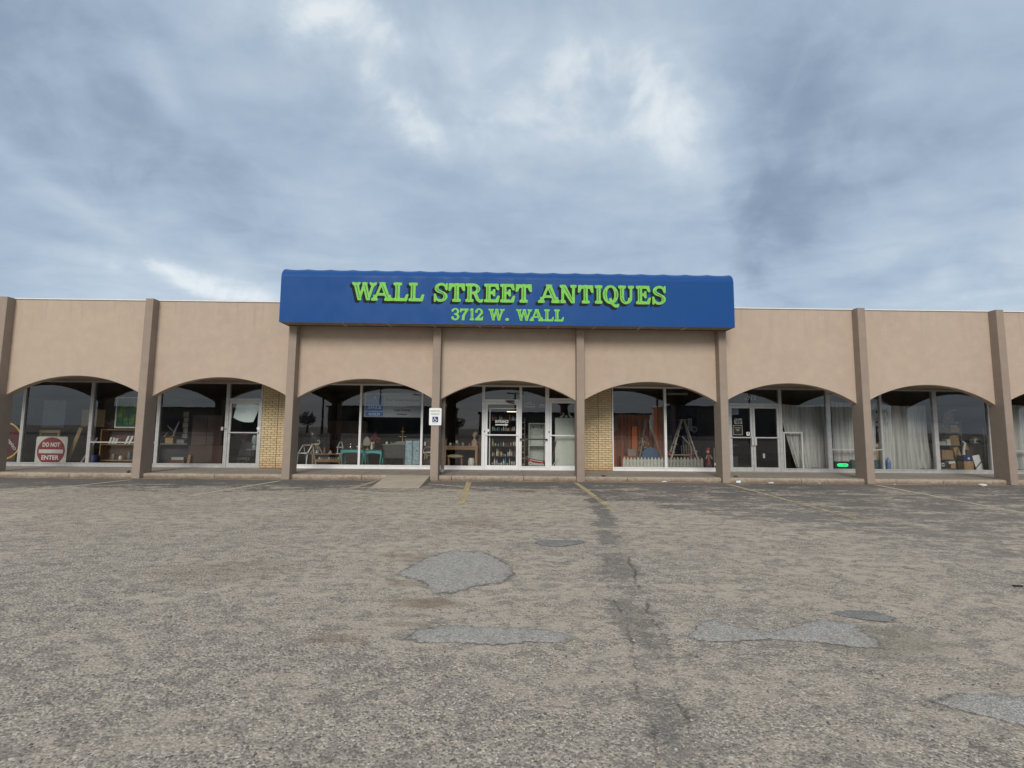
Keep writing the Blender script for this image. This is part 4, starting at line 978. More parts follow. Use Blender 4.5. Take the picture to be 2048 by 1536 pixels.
one(MB().add([(-4.20, 2.5, .616), (-4.04, 2.5, .616), (-4.10, 2.46, .63), (-4.11, 2.5, .75), (-4.15, 2.54, .62)], [(0, 2, 3), (2, 1, 3), (1, 4, 3), (4, 0, 3), (0, 4, 1, 2)]), 'seashell', M('shell', (.5, .42, .34), .6), 'pale seashell standing in the middle of the bench', 'shell')
one(MB().lathe(-4.36, 2.6, [(.03, .616), (.05, .7), (.02, .8), (.01, .86)], 9), 'vase', M('rose_glass', (.28, .12, .12), .3), 'small rose coloured vase beside the seashell', 'vase')
t = thing('hutch', 'red brown hutch with a row of cups deep in the window', 'hutch', (-4.5, 4.7, F0)); box(-5.35, -3.5, 4.5, 5.0, F0, 1.06).build('base', BRWN, t); box(-5.35, -3.5, 4.85, 5.0, 1.06, 1.75).build('back', BRWN, t); box(-5.38, -3.47, 4.6, 5.0, 1.75, 1.8).build('cornice', BRWN, t)
for z_ in (.3, .55, .8): box(-5.3, -3.55, 4.485, 4.499, z_, z_ + .2).build('drawer', RB, t)
for i in range(8): one(MB().lathe(-5.15 + i * .14, 4.7, [(.02, 1.061), (.025, 1.12), (.035, 1.22)], 8), 'cup', M('cup_blue', (.14, .15, .2), .4), 'dim blue cup in the row on the red brown hutch', 'cup', 'cups on the red brown hutch')
t = thing('covered_chair', 'dark armchair under a plastic cover at the window corner', 'chair', (-5.2, 3.2, F0)); PL = M('plastic_dark', (.055, .055, .065), .22, 0, .3); m = MB(); m.ball((-5.2, 3.25, 1.05), (.45, .16, .52), 14, 10); m.build('backrest', PL, t); box(-5.62, -4.8, 2.95, 3.5, F0, .7).build('seat', PL, t, bevel=.06)
def cabriole(t, x, y_, z0, z1, sx, mat):
    pts = [(0, 1.0, .034), (.012, .9, .036), (.028, .78, .034), (.022, .6, .026), (.004, .4, .021), (-.006, .2, .017), (.006, .04, .018), (.016, 0, .02)]
    MB().tube([(x + sx * a, y_, z0 + (z1 - z0) * h) for a, h, r in pts], [r for a, h, r in pts], 8).build('leg', mat, t)
def teal_table(x0, x1, y0, y1, z1, label):
    t = thing('side_table', label, 'table', ((x0 + x1) / 2, (y0 + y1) / 2, F0))
    box(x0 - .01, x1 + .01, y0 - .01, y1 + .01, z1 - .025, z1).build('table_top', M('dark_green_top', (.03, .055, .05), .3), t)
    m = MB(); n = 12
    ap = [(x0 + .02, z1 - .026)] + [(x0 + .05 + (x1 - x0 - .1) * i / n, z1 - .155 + .035 * abs(math.sin(math.pi * i / n)) ** .5) for i in range(n + 1)] + [(x1 - .02, z1 - .026)]
    m.prism(ap, y0 + .01, y0 + .03).build('apron', TEAL, t); box(x0 + .02, x1 - .02, y1 - .03, y1 - .01, z1 - .13, z1 - .026).build('apron', TEAL, t)
    for sx, x in ((-1, x0 + .04), (1, x1 - .04)):
        for y_ in (y0 + .035, y1 - .035): cabriole(t, x, y_, F0, z1 - .026, sx, TEAL)
teal_table(-3.68, -2.87, 2.3, 2.75, .80, 'larger turquoise table with curved legs left of the window post')
teal_table(-2.85, -2.25, 2.3, 2.7, .78, 'smaller turquoise table with curved legs right of the window post')
SIL = M('silver_plate', (.65, .62, .55), .15, .9, .05)
for x, k in ((-3.40, 0), (-3.16, 1), (-3.02, 2)):
    t = thing('table_lamp' if 0 else 'silver_pot', ['round silver pot nearest the stool on the turquoise table', 'little silver cream jug between the silver pots', 'round silver pot nearest the window post'][k], 'pot', (x, 2.5, .80))
    s_ = .45 if k == 1 else 1
    MB().lathe(x, 2.5, [(.03 * s_, .80), (.06 * s_, .83), (.065 * s_, .87), (.035 * s_, .91), (.02 * s_, .92)], 12).build('body', SIL, t); MB().ball((x, 2.5, .80 + .155 * s_), (.045 * s_, .045 * s_, .05 * s_)).build('lid', SIL, t)
t = thing('table_lamp', 'brass table lamp with rounded cream shade on the smaller turquoise table', 'lamp', (-2.80, 2.5, .78)); MB().lathe(-2.80, 2.5, [(.1, .781), (.1, .80), (.03, .83), (.02, .93)], 14).build('base', BRASS, t); MB().lathe(-2.82, 2.5, [(.13, .92), (.145, 1.0), (.12, 1.12), (.05, 1.22), (.02, 1.24)], 18).build('lamp_shade', M('cream_shade', (.42, .39, .29), .7), t)
one(MB().lathe(-2.63, 2.45, [(.035, .781), (.055, .86), (.03, .95), (.045, 1.04)], 12), 'jug', CER, 'white jug beside the cream lamp shade', 'jug')
t = thing('flower_vase', 'vase of dark red flowers behind the smaller turquoise table', 'flowers', (-2.60, 2.66, .78)); m = MB(); rr = random.Random(4)
for i in range(70):
    a = Vector((-2.62 + rr.gauss(0, .08), 2.68 + rr.gauss(0, .05), 1.16 + rr.gauss(0, .06))); s_ = .035; m.quad(a + Vector((-s_, 0, 0)), a + Vector((0, -s_, -s_ * .6)), a + Vector((s_, 0, 0)), a + Vector((0, s_, s_)))
m.build('blooms', M('dark_red', (.20, .015, .02), .7, 0, .3), t); MB().lathe(-2.62, 2.66, [(.04, .781), (.06, .9), (.035, 1.05)], 10).build('vase', BRASS, t)
t = thing('dresser', 'charcoal dresser with open base beside the patterned screen', 'dresser', (-1.87, 2.8, F0)); DG = M('dresser_grey', (.05, .045, .045), .5); box(-2.27, -1.47, 2.62, 3.05, .47, .93).build('body', DG, t); box(-2.30, -1.44, 2.59, 3.08, .93, .97).build('top', M('dresser_top', (.12, .12, .085), .4), t); legs(t, -2.26, -1.48, 2.63, 3.04, F0, .47, .05, DG); box(-2.24, -1.50, 2.605, 2.619, .72, .91).build('drawer', DG, t); box(-2.24, -1.50, 2.605, 2.619, .50, .70).build('drawer', DG, t)
for i, (x, h_) in enumerate(((-2.0, .07), (-1.93, .05), (-1.86, .08), (-1.81, .06))): one(MB().lathe(x, 2.7, [(.03, .971), (.032, .971 + h_ * .6), (.02, .971 + h_)], 9), 'jar', M('jar_green', (.12, .26, .1), .4), 'small green jar on the charcoal dresser', 'jar', 'green jars on the charcoal dresser')
one(box(-1.80, -1.50, 2.66, 2.86, .971, 1.07), 'box', STEEL, 'flat grey box on the right end of the dresser', 'box')
one(MB().lathe(-2.16, 2.7, [(.04, .971), (.05, 1.02), (.02, 1.06)], 9), 'figurine', OFFW, 'little pale ornament on the left end of the dresser', 'ornament')
t = thing('candelabra', 'tall brass candelabra with three tiers behind the dresser', 'candelabra', (-1.65, 2.95, .97)); MB().lathe(-1.65, 2.95, [(.07, .971), (.07, .99), (.015, 1.02), (.022, 1.15), (.012, 1.3), (.02, 1.4), (.01, 1.62)], 10).build('stem', BRASS, t)
for z_, q in ((1.22, .15), (1.40, .09)): MB().tube([(-1.65 - q, 2.95, z_ + .03), (-1.65, 2.95, z_), (-1.65 + q, 2.95, z_ + .03)], .01, 6).build('arm', BRASS, t)
sm, sn = new_mat('toile_fabric'); sp_ = sn.n('ShaderNodeTexCoord').outputs['Object']
sv = sn.noise(sp_, 16, 4, .65, 2.2); sc_ = sn.ramp(sv, [(.40, (.05, .10, .13)), (.47, (.2, .33, .4)), (.53, (.48, .58, .60)), (.62, (.28, .42, .5))])
TOILE = finish(sm, sn, sn.n('ShaderNodeBsdfPrincipled', Base_Color=sc_, Roughness=.7).outputs[0])
t = thing('folding_screen', 'dark framed screen with two blue and white patterned panels', 'screen', (-1.13, 2.22, F0)); box(-1.41, -.86, 2.22, 2.25, F0, 1.18).build('frame', M('screen_frame', (.05, .05, .06), .5), t)
for a, b in ((-1.38, -1.15), (-1.12, -.90)): box(a, b, 2.205, 2.219, .22, 1.11).build('panel', TOILE, t)
t = thing('spinning_wheel', 'small pale spinning wheel behind the parking sign column', 'spinning wheel', (-.6, 2.42, F0)); m = MB(); m.tube([(-.62 + .16 * math.cos(R(a)), 2.42, .74 + .16 * math.sin(R(a))) for a in range(0, 361, 20)], .016, 6).build('wheel', M('pale_wood', (.42, .35, .28)), t); MB().bar((-.8, 2.42, .69), (-.45, 2.42, .71), .05).build('bench', OFFW, t)
for x in (-.76, -.48): MB().bar((x, 2.42, F0), (x + (.04 if x < -.6 else -.04), 2.42, .69), .03).build('leg', M('pale_wood', (.42, .35, .28)), t)
t = thing('cabinet', 'red brown cabinet behind the spinning wheel', 'cabinet', (-.3, 2.75, F0)); box(-.75, .02, 2.62, 2.95, F0, 1.15).build('body', BRWN, t); box(-.78, .05, 2.6, 2.97, 1.15, 1.18).build('top', BRWN, t)
one(box(-.78, -.71, 2.5, 2.515, .93, 1.07), 'price_tag', WHITE, 'white price tag hanging above the spinning wheel', 'tag')
t = thing('toy_bird', 'yellow green toy bird below the spinning wheel', 'toy', (-.65, 2.38, .45)); MB().ball((-.65, 2.38, .53), (.04, .04, .08)).build('body', M('lime', (.36, .34, .05)), t); MB().ball((-.65, 2.37, .63), .03).build('head', M('lime', (.36, .34, .05)), t)
stand(-.76, -.50, 2.32, 2.5, .45, 'plinth', 'low dark plinth under the yellow green toy bird')
# ---------------- entrance bay
t = thing('desk', 'light oak desk in the window left of the entrance', 'desk', (.55, 2.5, F0)); box(-.08, 1.17, 2.3, 2.75, .885, .94).build('desk_top', OAK, t); box(-.02, 1.1, 2.33, 2.36, .81, .884).build('apron', OAK, t); legs(t, -.06, 1.15, 2.31, 2.74, F0, .885, .085, OAK)
t = thing('cushioned_stool', 'stool with cream cushion under the oak desk', 'stool', (.35, 2.52, F0)); m = MB(); m.ball((.345, 2.52, .56), (.3, .2, .075), 16, 8); m.build('cushion', M('cream_cushion', (.48, .38, .24), .8), t); legs(t, .10, .60, 2.36, 2.68, F0, .52, .04, OAK)
one(MB().lathe(.945, 2.2, [(.09, F0), (.115, .22), (.12, .42), (.10, .49), (.085, .53), (.08, .53)], 18), 'crock', CER, 'white stoneware crock on the floor by the desk', 'crock')
t = thing('bust', 'pale stone bust of a woman on the right end of the desk', 'bust', (1.05, 2.48, .94)); ST = M('bust_stone', (.38, .29, .18), .7); m = MB(); m.lathe(1.03, 2.48, [(.13, .941), (.10, .98), (.12, 1.06), (.10, 1.12), (.045, 1.18), (.045, 1.24)], 14).build('shoulders', ST, t); MB().ball((1.03, 2.46, 1.32), (.075, .085, .105)).ball((1.06, 2.5, 1.37), (.085, .085, .08)).bar((.985, 2.38, 1.33), (.97, 2.36, 1.29), .025).build('head', ST, t)
t = thing('carved_post', 'dark wooden post behind the stone bust', 'post', (1.24, 2.8, F0)); box(1.14, 1.33, 2.78, 2.9, F0, 1.32).build('shaft', BRWN, t)
for x, z_, r_, mt, lab in ((.40, 1.02, .05, M('clock_white', (.7, .68, .62)), 'white oval ornament highest on the oak desk'), (.18, .94, .05, OFFW, 'small cream bowl at the left end of the desk'), (.29, .94, .04, BRWN, 'dark red cup beside the white oval ornament'), (.45, .94, .055, M('brown_pot', (.2, .13, .1)), 'brown pot under the white oval ornament'), (.62, .94, .055, M('peach', (.42, .28, .2)), 'peach coloured bowl in the middle of the desk'), (.86, .94, .04, M('pinkish', (.3, .15, .14)), 'thin pinkish vase near the bust')):
    one(MB().lathe(x, 2.4, [(r_ * .5, z_ + .001), (r_, z_ + r_), (r_ * .9, z_ + r_ * 1.6), (r_ * .5, z_ + r_ * 2.2)], 10), 'ornament', mt, lab, 'ornament')
one(box(.34, .46, 2.35, 2.45, .941, 1.02), 'box', CHAR, 'small dark box carrying the white oval ornament', 'box')
# shelves of bottles behind the entrance door
t = thing('bottle_shelves', 'open shelves full of small bottles behind the entrance door', 'shelves', (2.09, 2.5, F0))
for z_ in (.26, .575, .935, 1.475, 1.845): box(1.58, 2.62, 2.4, 2.62, z_, z_ + .02).build('shelf', M('shelf_dark', (.07, .06, .05), .4), t)
for x in (1.55, 2.62): box(x, x + .03, 2.4, 2.62, F0, 2.3).build('side_post', M('shelf_brown', (.12, .08, .06), .5), t)
BOT = {'white': CER, 'pale green': M('bottle_green', (.30, .42, .36), .2), 'amber': M('bottle_amber', (.32, .18, .06), .2), 'clear': M('bottle_clear', (.42, .46, .46), .12), 'blue': M('bottle_teal', (.07, .30, .33), .2), 'cream': M('bottle_cream', (.55, .48, .28), .4), 'pink': M('bottle_pink', (.48, .30, .27), .4), 'brown': M('bottle_brown', (.18, .09, .05), .3)}
rr = random.Random(21)
ROWS = [(1.866, 'topmost', ['pink', 'amber', 'brown', 'amber', 'clear', 'clear', 'amber', 'amber', 'brown', 'brown', 'amber', 'clear', 'clear', 'white']), (1.496, 'second', ['white', 'pale green', 'pale green', 'blue', 'clear', 'white', 'cream', 'white', 'brown', 'pink', 'clear', 'pale green']),
        (.956, 'third', ['cream', 'cream', 'blue', 'brown', 'white', 'brown', 'brown', 'pink', 'white', 'white']), (.596, 'fourth', ['cream', 'amber', 'white', 'amber', 'cream', 'amber', 'clear', 'clear', 'white', 'clear', 'brown', 'blue']), (.281, 'lowest', ['clear', 'white', 'clear', 'white', 'white', 'clear', 'blue', 'white', 'clear', 'white', 'clear', 'white'])]
for z_, nm, cs in ROWS:
    for i, c in enumerate(cs):
        x = 1.64 + (i + .5) * .94 / len(cs) + rr.uniform(-.012, .012); h_ = rr.choice((.1, .14, .17, .2, .24)) * (.9 if nm == 'topmost' else 1); w = rr.uniform(.022, .036)
        if nm == 'lowest' and c == 'blue': h_ = .27
        y_ = rr.uniform(2.44, 2.54)
        prof = [(w, z_), (w * 1.05, z_ + h_ * .5), (w * .4, z_ + h_ * .7), (w * .36, z_ + h_ * .95), (w * .5, z_ + h_)] if rr.random() < .6 else [(w * .7, z_), (w * 1.2, z_ + h_ * .3), (w * .9, z_ + h_ * .55), (w * 1.1, z_ + h_ * .6)]
        one(MB().lathe(x, y_, prof, 9), 'bottle', BOT[c], f'little {c} bottle on the {nm} shelf behind the entrance door', 'bottle', f'{c} bottles on the {nm} shelf')
t = thing('entrance_lettering', 'white entrance lettering with an arrow on the glass door', 'lettering', (2.0, 1.893, 1.66))
text_mb('ENTRANCE', 1.78, 2.235, 1.765, 1.865, 1.893, .03).build('word', WHITE, t); MB().box(1.78, 2.14, 1.891, 1.894, 1.682, 1.722).prism([(2.13, 1.655), (2.235, 1.702), (2.13, 1.75)], 1.891, 1.894).build('arrow', WHITE, t)
t = thing('tube_light', 'white tubular frame standing behind the entrance glass', 'frame', (2.06, 1.98, 1.0)); box(1.57, 1.605, 1.97, 2.0, F0, 2.29).build('upright', WHITE, t); box(1.606, 2.57, 1.972, 1.998, 2.255, 2.29).build('top_bar', WHITE, t)
one(box(2.18, 2.56, 2.3, 2.33, 2.16, 2.185), 'light_strip', M('lit_strip', (.9, .75, .5), .5, 0, .02, emit=1.2), 'short warm strip light above the bottle shelves', 'light')
t = thing('ladder', 'narrow brown wooden ladder behind the pane right of the entrance', 'ladder', (2.76, 2.25, F0))
for x in (2.70, 2.82): MB().bar((x, 2.2, F0), (x, 2.3, 1.95), .03).build('side_rail', M('ladder_wood', (.16, .12, .08)), t)
for k in range(8): MB().bar((2.715, 2.2 + .011 * k, .32 + k * .21), (2.805, 2.2 + .011 * k, .32 + k * .21), .035).build('rung', M('rung_wood', (.36, .30, .22)), t)
t = thing('white_cabinet', 'white painted open cupboard behind the red wagon', 'cupboard', (3.28, 2.75, F0)); CW = M('cupboard_white', (.52, .55, .50), .5); box(2.98, 3.58, 2.95, 3.0, F0, 1.78).build('back_panel', CW, t)
for x in (2.98, 3.545): box(x, x + .035, 2.6, 2.949, F0, 1.78).build('side_panel', CW, t)
for z_ in (.2, .95, 1.745): box(3.016, 3.544, 2.61, 2.948, z_, z_ + .035).build('shelf', CW, t)
for x in (3.15, 3.45): box(x, x + .03, 2.94, 2.949, 1.58, 1.68).build('hook', CHAR, t)
t = thing('wagon', 'little red wagon with pale wheels in the window by the entrance', 'wagon', (3.2, 2.2, .30)); m = MB()
m.add([(2.94, 2.1, .42), (3.56, 2.1, .33), (3.56, 2.35, .33), (2.94, 2.35, .42), (2.92, 2.08, .54), (3.58, 2.08, .43), (3.58, 2.37, .43), (2.92, 2.37, .54)], [(0, 3, 2, 1), (4, 5, 6, 7), (0, 1, 5, 4), (1, 2, 6, 5), (2, 3, 7, 6), (3, 0, 4, 7)]); m.build('tray', M('wagon_red', (.30, .02, .025), .4), t)
text_mb('RADIO FLYER', 3.03, 3.5, .42, .49, 2.078, .02, -.16) if False else None
MB().bar((3.0, 2.078, .49), (3.45, 2.078, .425), .025, .004).build('stripe', OFFW, t)
for x, z_ in ((3.02, .365), (3.43, .30)):
    w_ = MB().tube([(x, 2.07, z_), (x, 2.11, z_)], .07, 16).build('wheel', M('wheel_cream', (.55, .50, .38), .5), t); MB().tube([(x, 2.064, z_), (x, 2.07, z_)], .025, 10).build('hub', RED, w_)
MB().tube([(2.94, 2.2, .5), (2.84, 2.2, .53), (2.95, 2.2, .62), (3.12, 2.2, .72)], .012, 6).build('handle', M('handle_tan', (.4, .32, .22)), t)
one(box(2.9, 3.58, 2.12, 2.34, F0, .23), 'plinth', OFFW, 'low pale plinth under the red wagon', 'plinth')
for cx in (2.99, 3.43):
    t = thing('carved_pediment', 'carved white pediment ornament hung high ' + ('left' if cx < 3.2 else 'right') + ' of two', 'ornament', (cx, 2.25, 2.34)); q = .19 if cx < 3.2 else .11
    MB().tube([(cx + q * math.cos(R(a)), 2.25, 2.36 + q * .75 * math.sin(R(a))) for a in range(0, 181, 15)], .012, 6).build('arch', OFFW, t); MB().bar((cx - q, 2.25, 2.35), (cx + q, 2.25, 2.35), .02).build('base', OFFW, t)
    MB().tube([(cx + q * .5 * math.cos(R(a)), 2.25, 2.37 + q * .4 * math.sin(R(a))) for a in range(0, 181, 20)], .01, 6).build('scroll', OFFW, t)
t = thing('headboard', 'tall white headboard with scrolled top behind the right glass door', 'headboard', (4.3, 2.12, F0)); HB = M('headboard_white', (.60, .62, .54), .6, 0, .05); box(3.89, 4.68, 2.1, 2.14, F0, 1.97).build('panel', HB, t)
m = MB()
for s_ in (-1, 1): m.tube([(4.29 + s_ * .22, 2.12, 1.98), (4.29 + s_ * .14, 2.12, 2.03), (4.29 + s_ * .09, 2.12, 2.10), (4.29 + s_ * .11, 2.12, 2.14), (4.29 + s_ * .14, 2.12, 2.12)], [.03, .03, .024, .02, .018], 8)
m.ball((4.29, 2.12, 2.02), (.05, .03, .05)).build('scroll', HB, t)
one(MB().bar((3.72, 2.02, F0), (3.92, 2.06, 1.16), .03), 'walking_stick', CHAR, 'dark walking stick leaning beside the white headboard', 'stick')
one(MB().bar((3.72, 2.0, .2), (3.98, 2.04, .55), .025), 'stick', OFFW, 'pale thin stick leaning low beside the white headboard', 'stick')
# ---------------- bay with the picket fence and stepladders
def picket(x0, n, y_, label, mat):
    t = thing('picket_fence', label, 'picket fence', (x0 + n * .0615, y_, F0)); w = .1225
    for k in range(n):
        x = x0 + k * w; h_ = .63 + rr.uniform(-.012, .008); MB().prism([(x, F0 + .02), (x + .104, F0 + .02), (x + .104, h_ - .11), (x + .052, h_), (x, h_ - .11)], y_, y_ + .018).build('picket', mat, t)
    for z_ in (.26, .46): box(x0, x0 + n * w - .02, y_ + .019, y_ + .045, z_, z_ + .05).build('rail', mat, t)
picket(6.28, 12, 2.1, 'white picket fence section left of the window post', PICK)
picket(7.86, 11, 2.25, 'greyer picket fence section right of the window post', M('picket_grey', (.34, .33, .29), .8, 0, .25, 14))
def stepladder(xt, zt, xl, xr, y_, label, mat):
    t = thing('stepladder', label, 'stepladder', ((xl + xr) / 2, y_, F0))
    for dy in (-.02, .38):
        MB().bar((xl, y_ + dy, F0), (xt - .05, y_ + .16 + dy * .2, zt), .055, .03).build('front_rail', mat, t)
        MB().bar((xr, y_ + dy, F0), (xt + .05, y_ + .16 + dy * .2, zt), .05, .03).build('rear_rail', mat, t)
    box(xt - .13, xt + .13, y_ + .08, y_ + .32, zt, zt + .03).build('top_step', mat, t)
    for k in range(1, 6):
        f = k / 6; x = xl + (xt - .05 - xl) * f; z_ = F0 + (zt - F0) * f; box(x - .03, x + .07, y_ + .01, y_ + .36, z_, z_ + .02).build('step', mat, t)
LW = M('ladder_grey', (.24, .18, .14), .8, 0, .25); LW2 = M('ladder_paint', (.40, .36, .31), .8, 0, .3)
stepladder(7.45, 1.92, 7.02, 8.05, 2.9, 'old wooden stepladder left of the window post', LW)
stepladder(8.69, 1.94, 8.05, 9.25, 2.6, 'paint-spattered wooden stepladder right of the window post', LW2)
one(MB().tube([(8.52, 2.45, 1.35), (8.8, 2.45, 1.05), (8.85, 2.45, .8), (8.78, 2.45, F0)], .022, 8), 'bent_pole', GREYW, 'bent grey wooden pole between the stepladder legs', 'pole')
RUSD = wood('dark_red_wood', (.17, .05, .022), (.28, .085, .034), .6)
def plank_wall(x0, x1, y_, z0, z1, n, mats, label, name='plank_wall'):
    t = thing(name, label, 'panelling', ((x0 + x1) / 2, y_, z0)); w = (x1 - x0) / n
    for k in range(n): box(x0 + k * w + .004, x0 + (k + 1) * w - .004, y_ - rr.uniform(0, .012), y_ + .03, z0, z1 - rr.uniform(0, .03)).build('plank', mats[k % len(mats)], t)
plank_wall(5.9, 8.25, 3.7, F0, 2.17, 17, [RUST, RUSD, RUST, RUST, RUSD], 'red brown plank partition behind the left stepladder')
one(box(7.00, 7.20, 3.55, 3.6, F0, 1.7), 'curtain_strip', ORNG, 'narrow orange board against the plank partition', 'board')
one(box(6.08, 6.32, 3.5, 3.55, F0, 1.75), 'board', ORNG, 'orange board at the left edge of the plank partition', 'board')
plank_wall(7.80, 8.30, 3.45, F0, 2.5, 3, [ORNG, RUST, RUST], 'tall orange planks right of the window post', 'tall_planks')
one(box(8.63, 10.0, 4.0, 4.06, F0, 2.6), 'backdrop_cloth', M('navy_cloth', (.012, .022, .06), .9), 'dark blue cloth hung behind the right stepladder', 'cloth')
t = thing('blue_trunk', 'rounded blue trunk behind the picket fence', 'trunk', (7.52, 3.1, F0)); m = MB(); m.prism([(7.22, .55)] + [(7.54 + .32 * math.cos(R(a)), .57 + .36 * math.sin(R(a))) for a in range(180, -1, -15)] + [(7.86, .55)], 3.0, 3.35).build('lid', M('dusty_blue', (.075, .13, .22), .6), t); box(7.22, 7.86, 3.0, 3.35, F0, .549).build('body', M('dusty_blue', (.075, .13, .22), .6), t)
m = MB()
for k in range(14): a = Vector((7.28 + rr.gauss(0, .08), 2.95, 1.12 + rr.gauss(0, .1))); m.ball(a, .03, 6, 4)
t = thing('dried_flowers', 'pale dried flowers hanging by the left stepladder', 'flowers', (7.28, 2.95, 1.0)); m.build('blooms', M('dried_straw', (.34, .27, .16), .8, 0, .3), t)
framed('framed_print', 6.78, 7.09, .58, .84, 3.35, .02, GREYW, M('print_beige', (.3, .25, .19)), 'small beige print behind the left half of the picket fence', 'picture')
one(box(6.5, 7.1, 3.3, 3.5, F0, .57), 'low_table', RUST, 'low red brown table under the beige print', 'table')
framed('wall_mirror', 9.12, 9.27, 1.55, 2.02, 3.4, .015, WHITE, M('grey_glass', (.3, .3, .3)), 'narrow white framed mirror high behind the right stepladder', 'mirror')
t = thing('wall_clock', 'round pale wall clock behind the right stepladder', 'clock', (9.4, 3.5, 1.5)); MB().tube([(9.4, 3.5, 1.6), (9.4, 3.53, 1.6)], .12, 20).build('case', M('clock_grey', (.28, .28, .26)), t); MB().disc(9.4, 3.497, 1.6, .07, 16).build('face', CHAR, t)
t = thing('rag_doll', 'rag doll with red hat by the right column', 'doll', (9.38, 2.25, .34)); MB().lathe(9.38, 2.25, [(.10, .36), (.07, .5), (.06, .68), (.03, .74)], 10).build('dress', M('doll_red', (.24, .03, .04)), t); MB().ball((9.36, 2.25, .81), .065).build('head', M('doll_skin', (.5, .36, .26)), t); MB().ball((9.37, 2.26, .9), (.085, .08, .06)).build('hat', M('doll_hat', (.30, .02, .03)), t)
for s_ in (-1, 1): MB().tube([(9.38 + s_ * .05, 2.24, .7), (9.38 + s_ * .11, 2.2, .56)], .022, 6).build('arm', M('doll_sleeve', (.35, .3, .22)), t)
box(9.28, 9.48, 2.2, 2.4, F0, .36).build('stand', CHAR, t)
one(box(9.60, 9.635, 2.3, 2.33, F0, .95), 'pole', M('cream_pole', (.5, .46, .34)), 'cream pole beside the rag doll', 'pole')
for i, (x, z_, c, lab) in enumerate(((8.25, .70, 'doll_hat', 'red toy'), (8.95, .68, 'doll_red', 'dark red toy'), (9.1, .72, 'dusty_pink', 'pink toy'))):
    one(MB().ball((x, 2.9, z_), (.14, .09, .09)).ball((x + .1, 2.86, z_ + .07), .05), 'stuffed_toy', MATS.get(c) or RED, lab + ' lying behind the greyer picket fence', 'toy')
one(box(8.0, 9.3, 2.82, 3.0, F0, .615), 'low_shelf', BRWN, 'low brown shelf behind the greyer picket fence', 'shelf')
one(box(8.1, 8.9, 2.62, 2.80, .66, .685), 'yellow_plank', PINE, 'yellow plank lying across the toys', 'plank')
for k in range(6): one(MB().bar((8.85 + k * .09, 3.3, F0), (8.82 + k * .09, 3.35, 1.0 + rr.uniform(-.05, .05)), .03), 'slat', GREYW, 'thin grey slat in the row behind the red toys', 'slat', 'grey slats behind the red toys')
t = thing('ceiling_light', 'unlit fluorescent ceiling light behind the picket fence window', 'ceiling light', (8.8, 3.6, 2.93)); box(8.4, 9.2, 3.5, 3.7, 2.96, 3.0).build('body', OFFW, t); box(8.42, 9.18, 3.52, 3.68, 2.92, 2.959).build('diffuser', M('diffuser', (.5, .5, .48)), t)
t = thing('jacket', 'brownish jacket hanging at the left window edge', 'jacket', (6.15, 3.0, 1.5)); m = MB(); m.lathe(6.15, 3.0, [(.10, 1.45), (.11, 1.7), (.10, 2.0), (.04, 2.1)], 10, 1, .5).build('body', M('jacket_tan', (.2, .14, .1), .9), t); MB().tube([(6.24, 3.0, 2.0), (6.3, 3.0, 1.55)], .035, 8).build('sleeve', M('jacket_tan', (.2, .14, .1), .9), t)

# ---------------- double door, curtains, closed sign
t = thing('door_number', 'grey number 3712 on the glass above the double door', 'number', (10.76, 1.893, 2.65)); text_mb('3712', 10.56, 10.97, 2.65, 2.79, 1.893, .03).build('digits', M('number_grey', (.6, .6, .57)), t)
one(MB().quad((10.05, 1.93, 2.12), (10.36, 1.93, 2.14), (10.36, 1.93, 2.42), (10.05, 1.93, 2.42)), 'notice', M('notice_blue', (.24, .30, .33), .6), 'blank pale notice at the top of the left double door', 'notice')
nm_, nn_ = new_mat('graphic_notice'); np_ = nn_.n('ShaderNodeTexCoord').outputs['Object']
GN = finish(nm_, nn_, nn_.n('ShaderNodeBsdfPrincipled', Base_Color=nn_.ramp(nn_.noise(np_, 14, 3, .6, 1.5), [(.46, (.05, .05, .05)), (.54, (.45, .45, .43))]), Roughness=.6).outputs[0])
one(MB().quad((10.18, 1.92, 1.81), (10.47, 1.92, 1.81), (10.47, 1.92, 2.0), (10.18, 1.92, 2.0)), 'notice', GN, 'black and white notice above the framed sign', 'notice')
t = framed('framed_sign', 10.14, 10.48, 1.42, 1.77, 1.93, .025, M('tan_frame', (.42, .32, .2)), BLACK, 'small black sign in a tan frame on the double door', 'sign', d=.02)
for z_, w in ((1.665, .22), (1.60, .13), (1.565, .09)): box(10.31 - w / 2, 10.31 + w / 2, 1.934, 1.937, z_, z_ + .016).build('text_line', OFFW, t)
t = thing('door_sticker', 'small white sticker by the double door handles', 'sticker', (10.63, 1.859, 1.41)); box(10.575, 10.685, 1.856, 1.859, 1.41, 1.53).build('paper', WHITE, t); box(10.61, 10.655, 1.853, 1.8555, 1.45, 1.515).build('print', CHAR, t)
one(box(11.2, 11.27, 1.99, 2.0, .62, .78), 'price_tag', OFFW, 'small white tag low behind the right double door', 'tag')
t = thing('display_rack', 'dim display rack behind the left double door', 'rack', (10.3, 3.2, F0)); box(10.05, 10.9, 3.2, 3.6, F0, .6).build('body', CHAR, t); box(10.05, 10.9, 3.2, 3.6, 1.0, 1.03).build('shelf', STEEL, t)
for x, r_ in ((10.25, .1), (10.62, .12)): one(MB().lathe(x, 3.35, [(r_ * .6, .601), (r_, .70), (r_ * .8, .80)], 10), 'basket', M('basket', (.16, .13, .1)), 'dim round basket on the display rack', 'basket', 'baskets on the dim display rack')
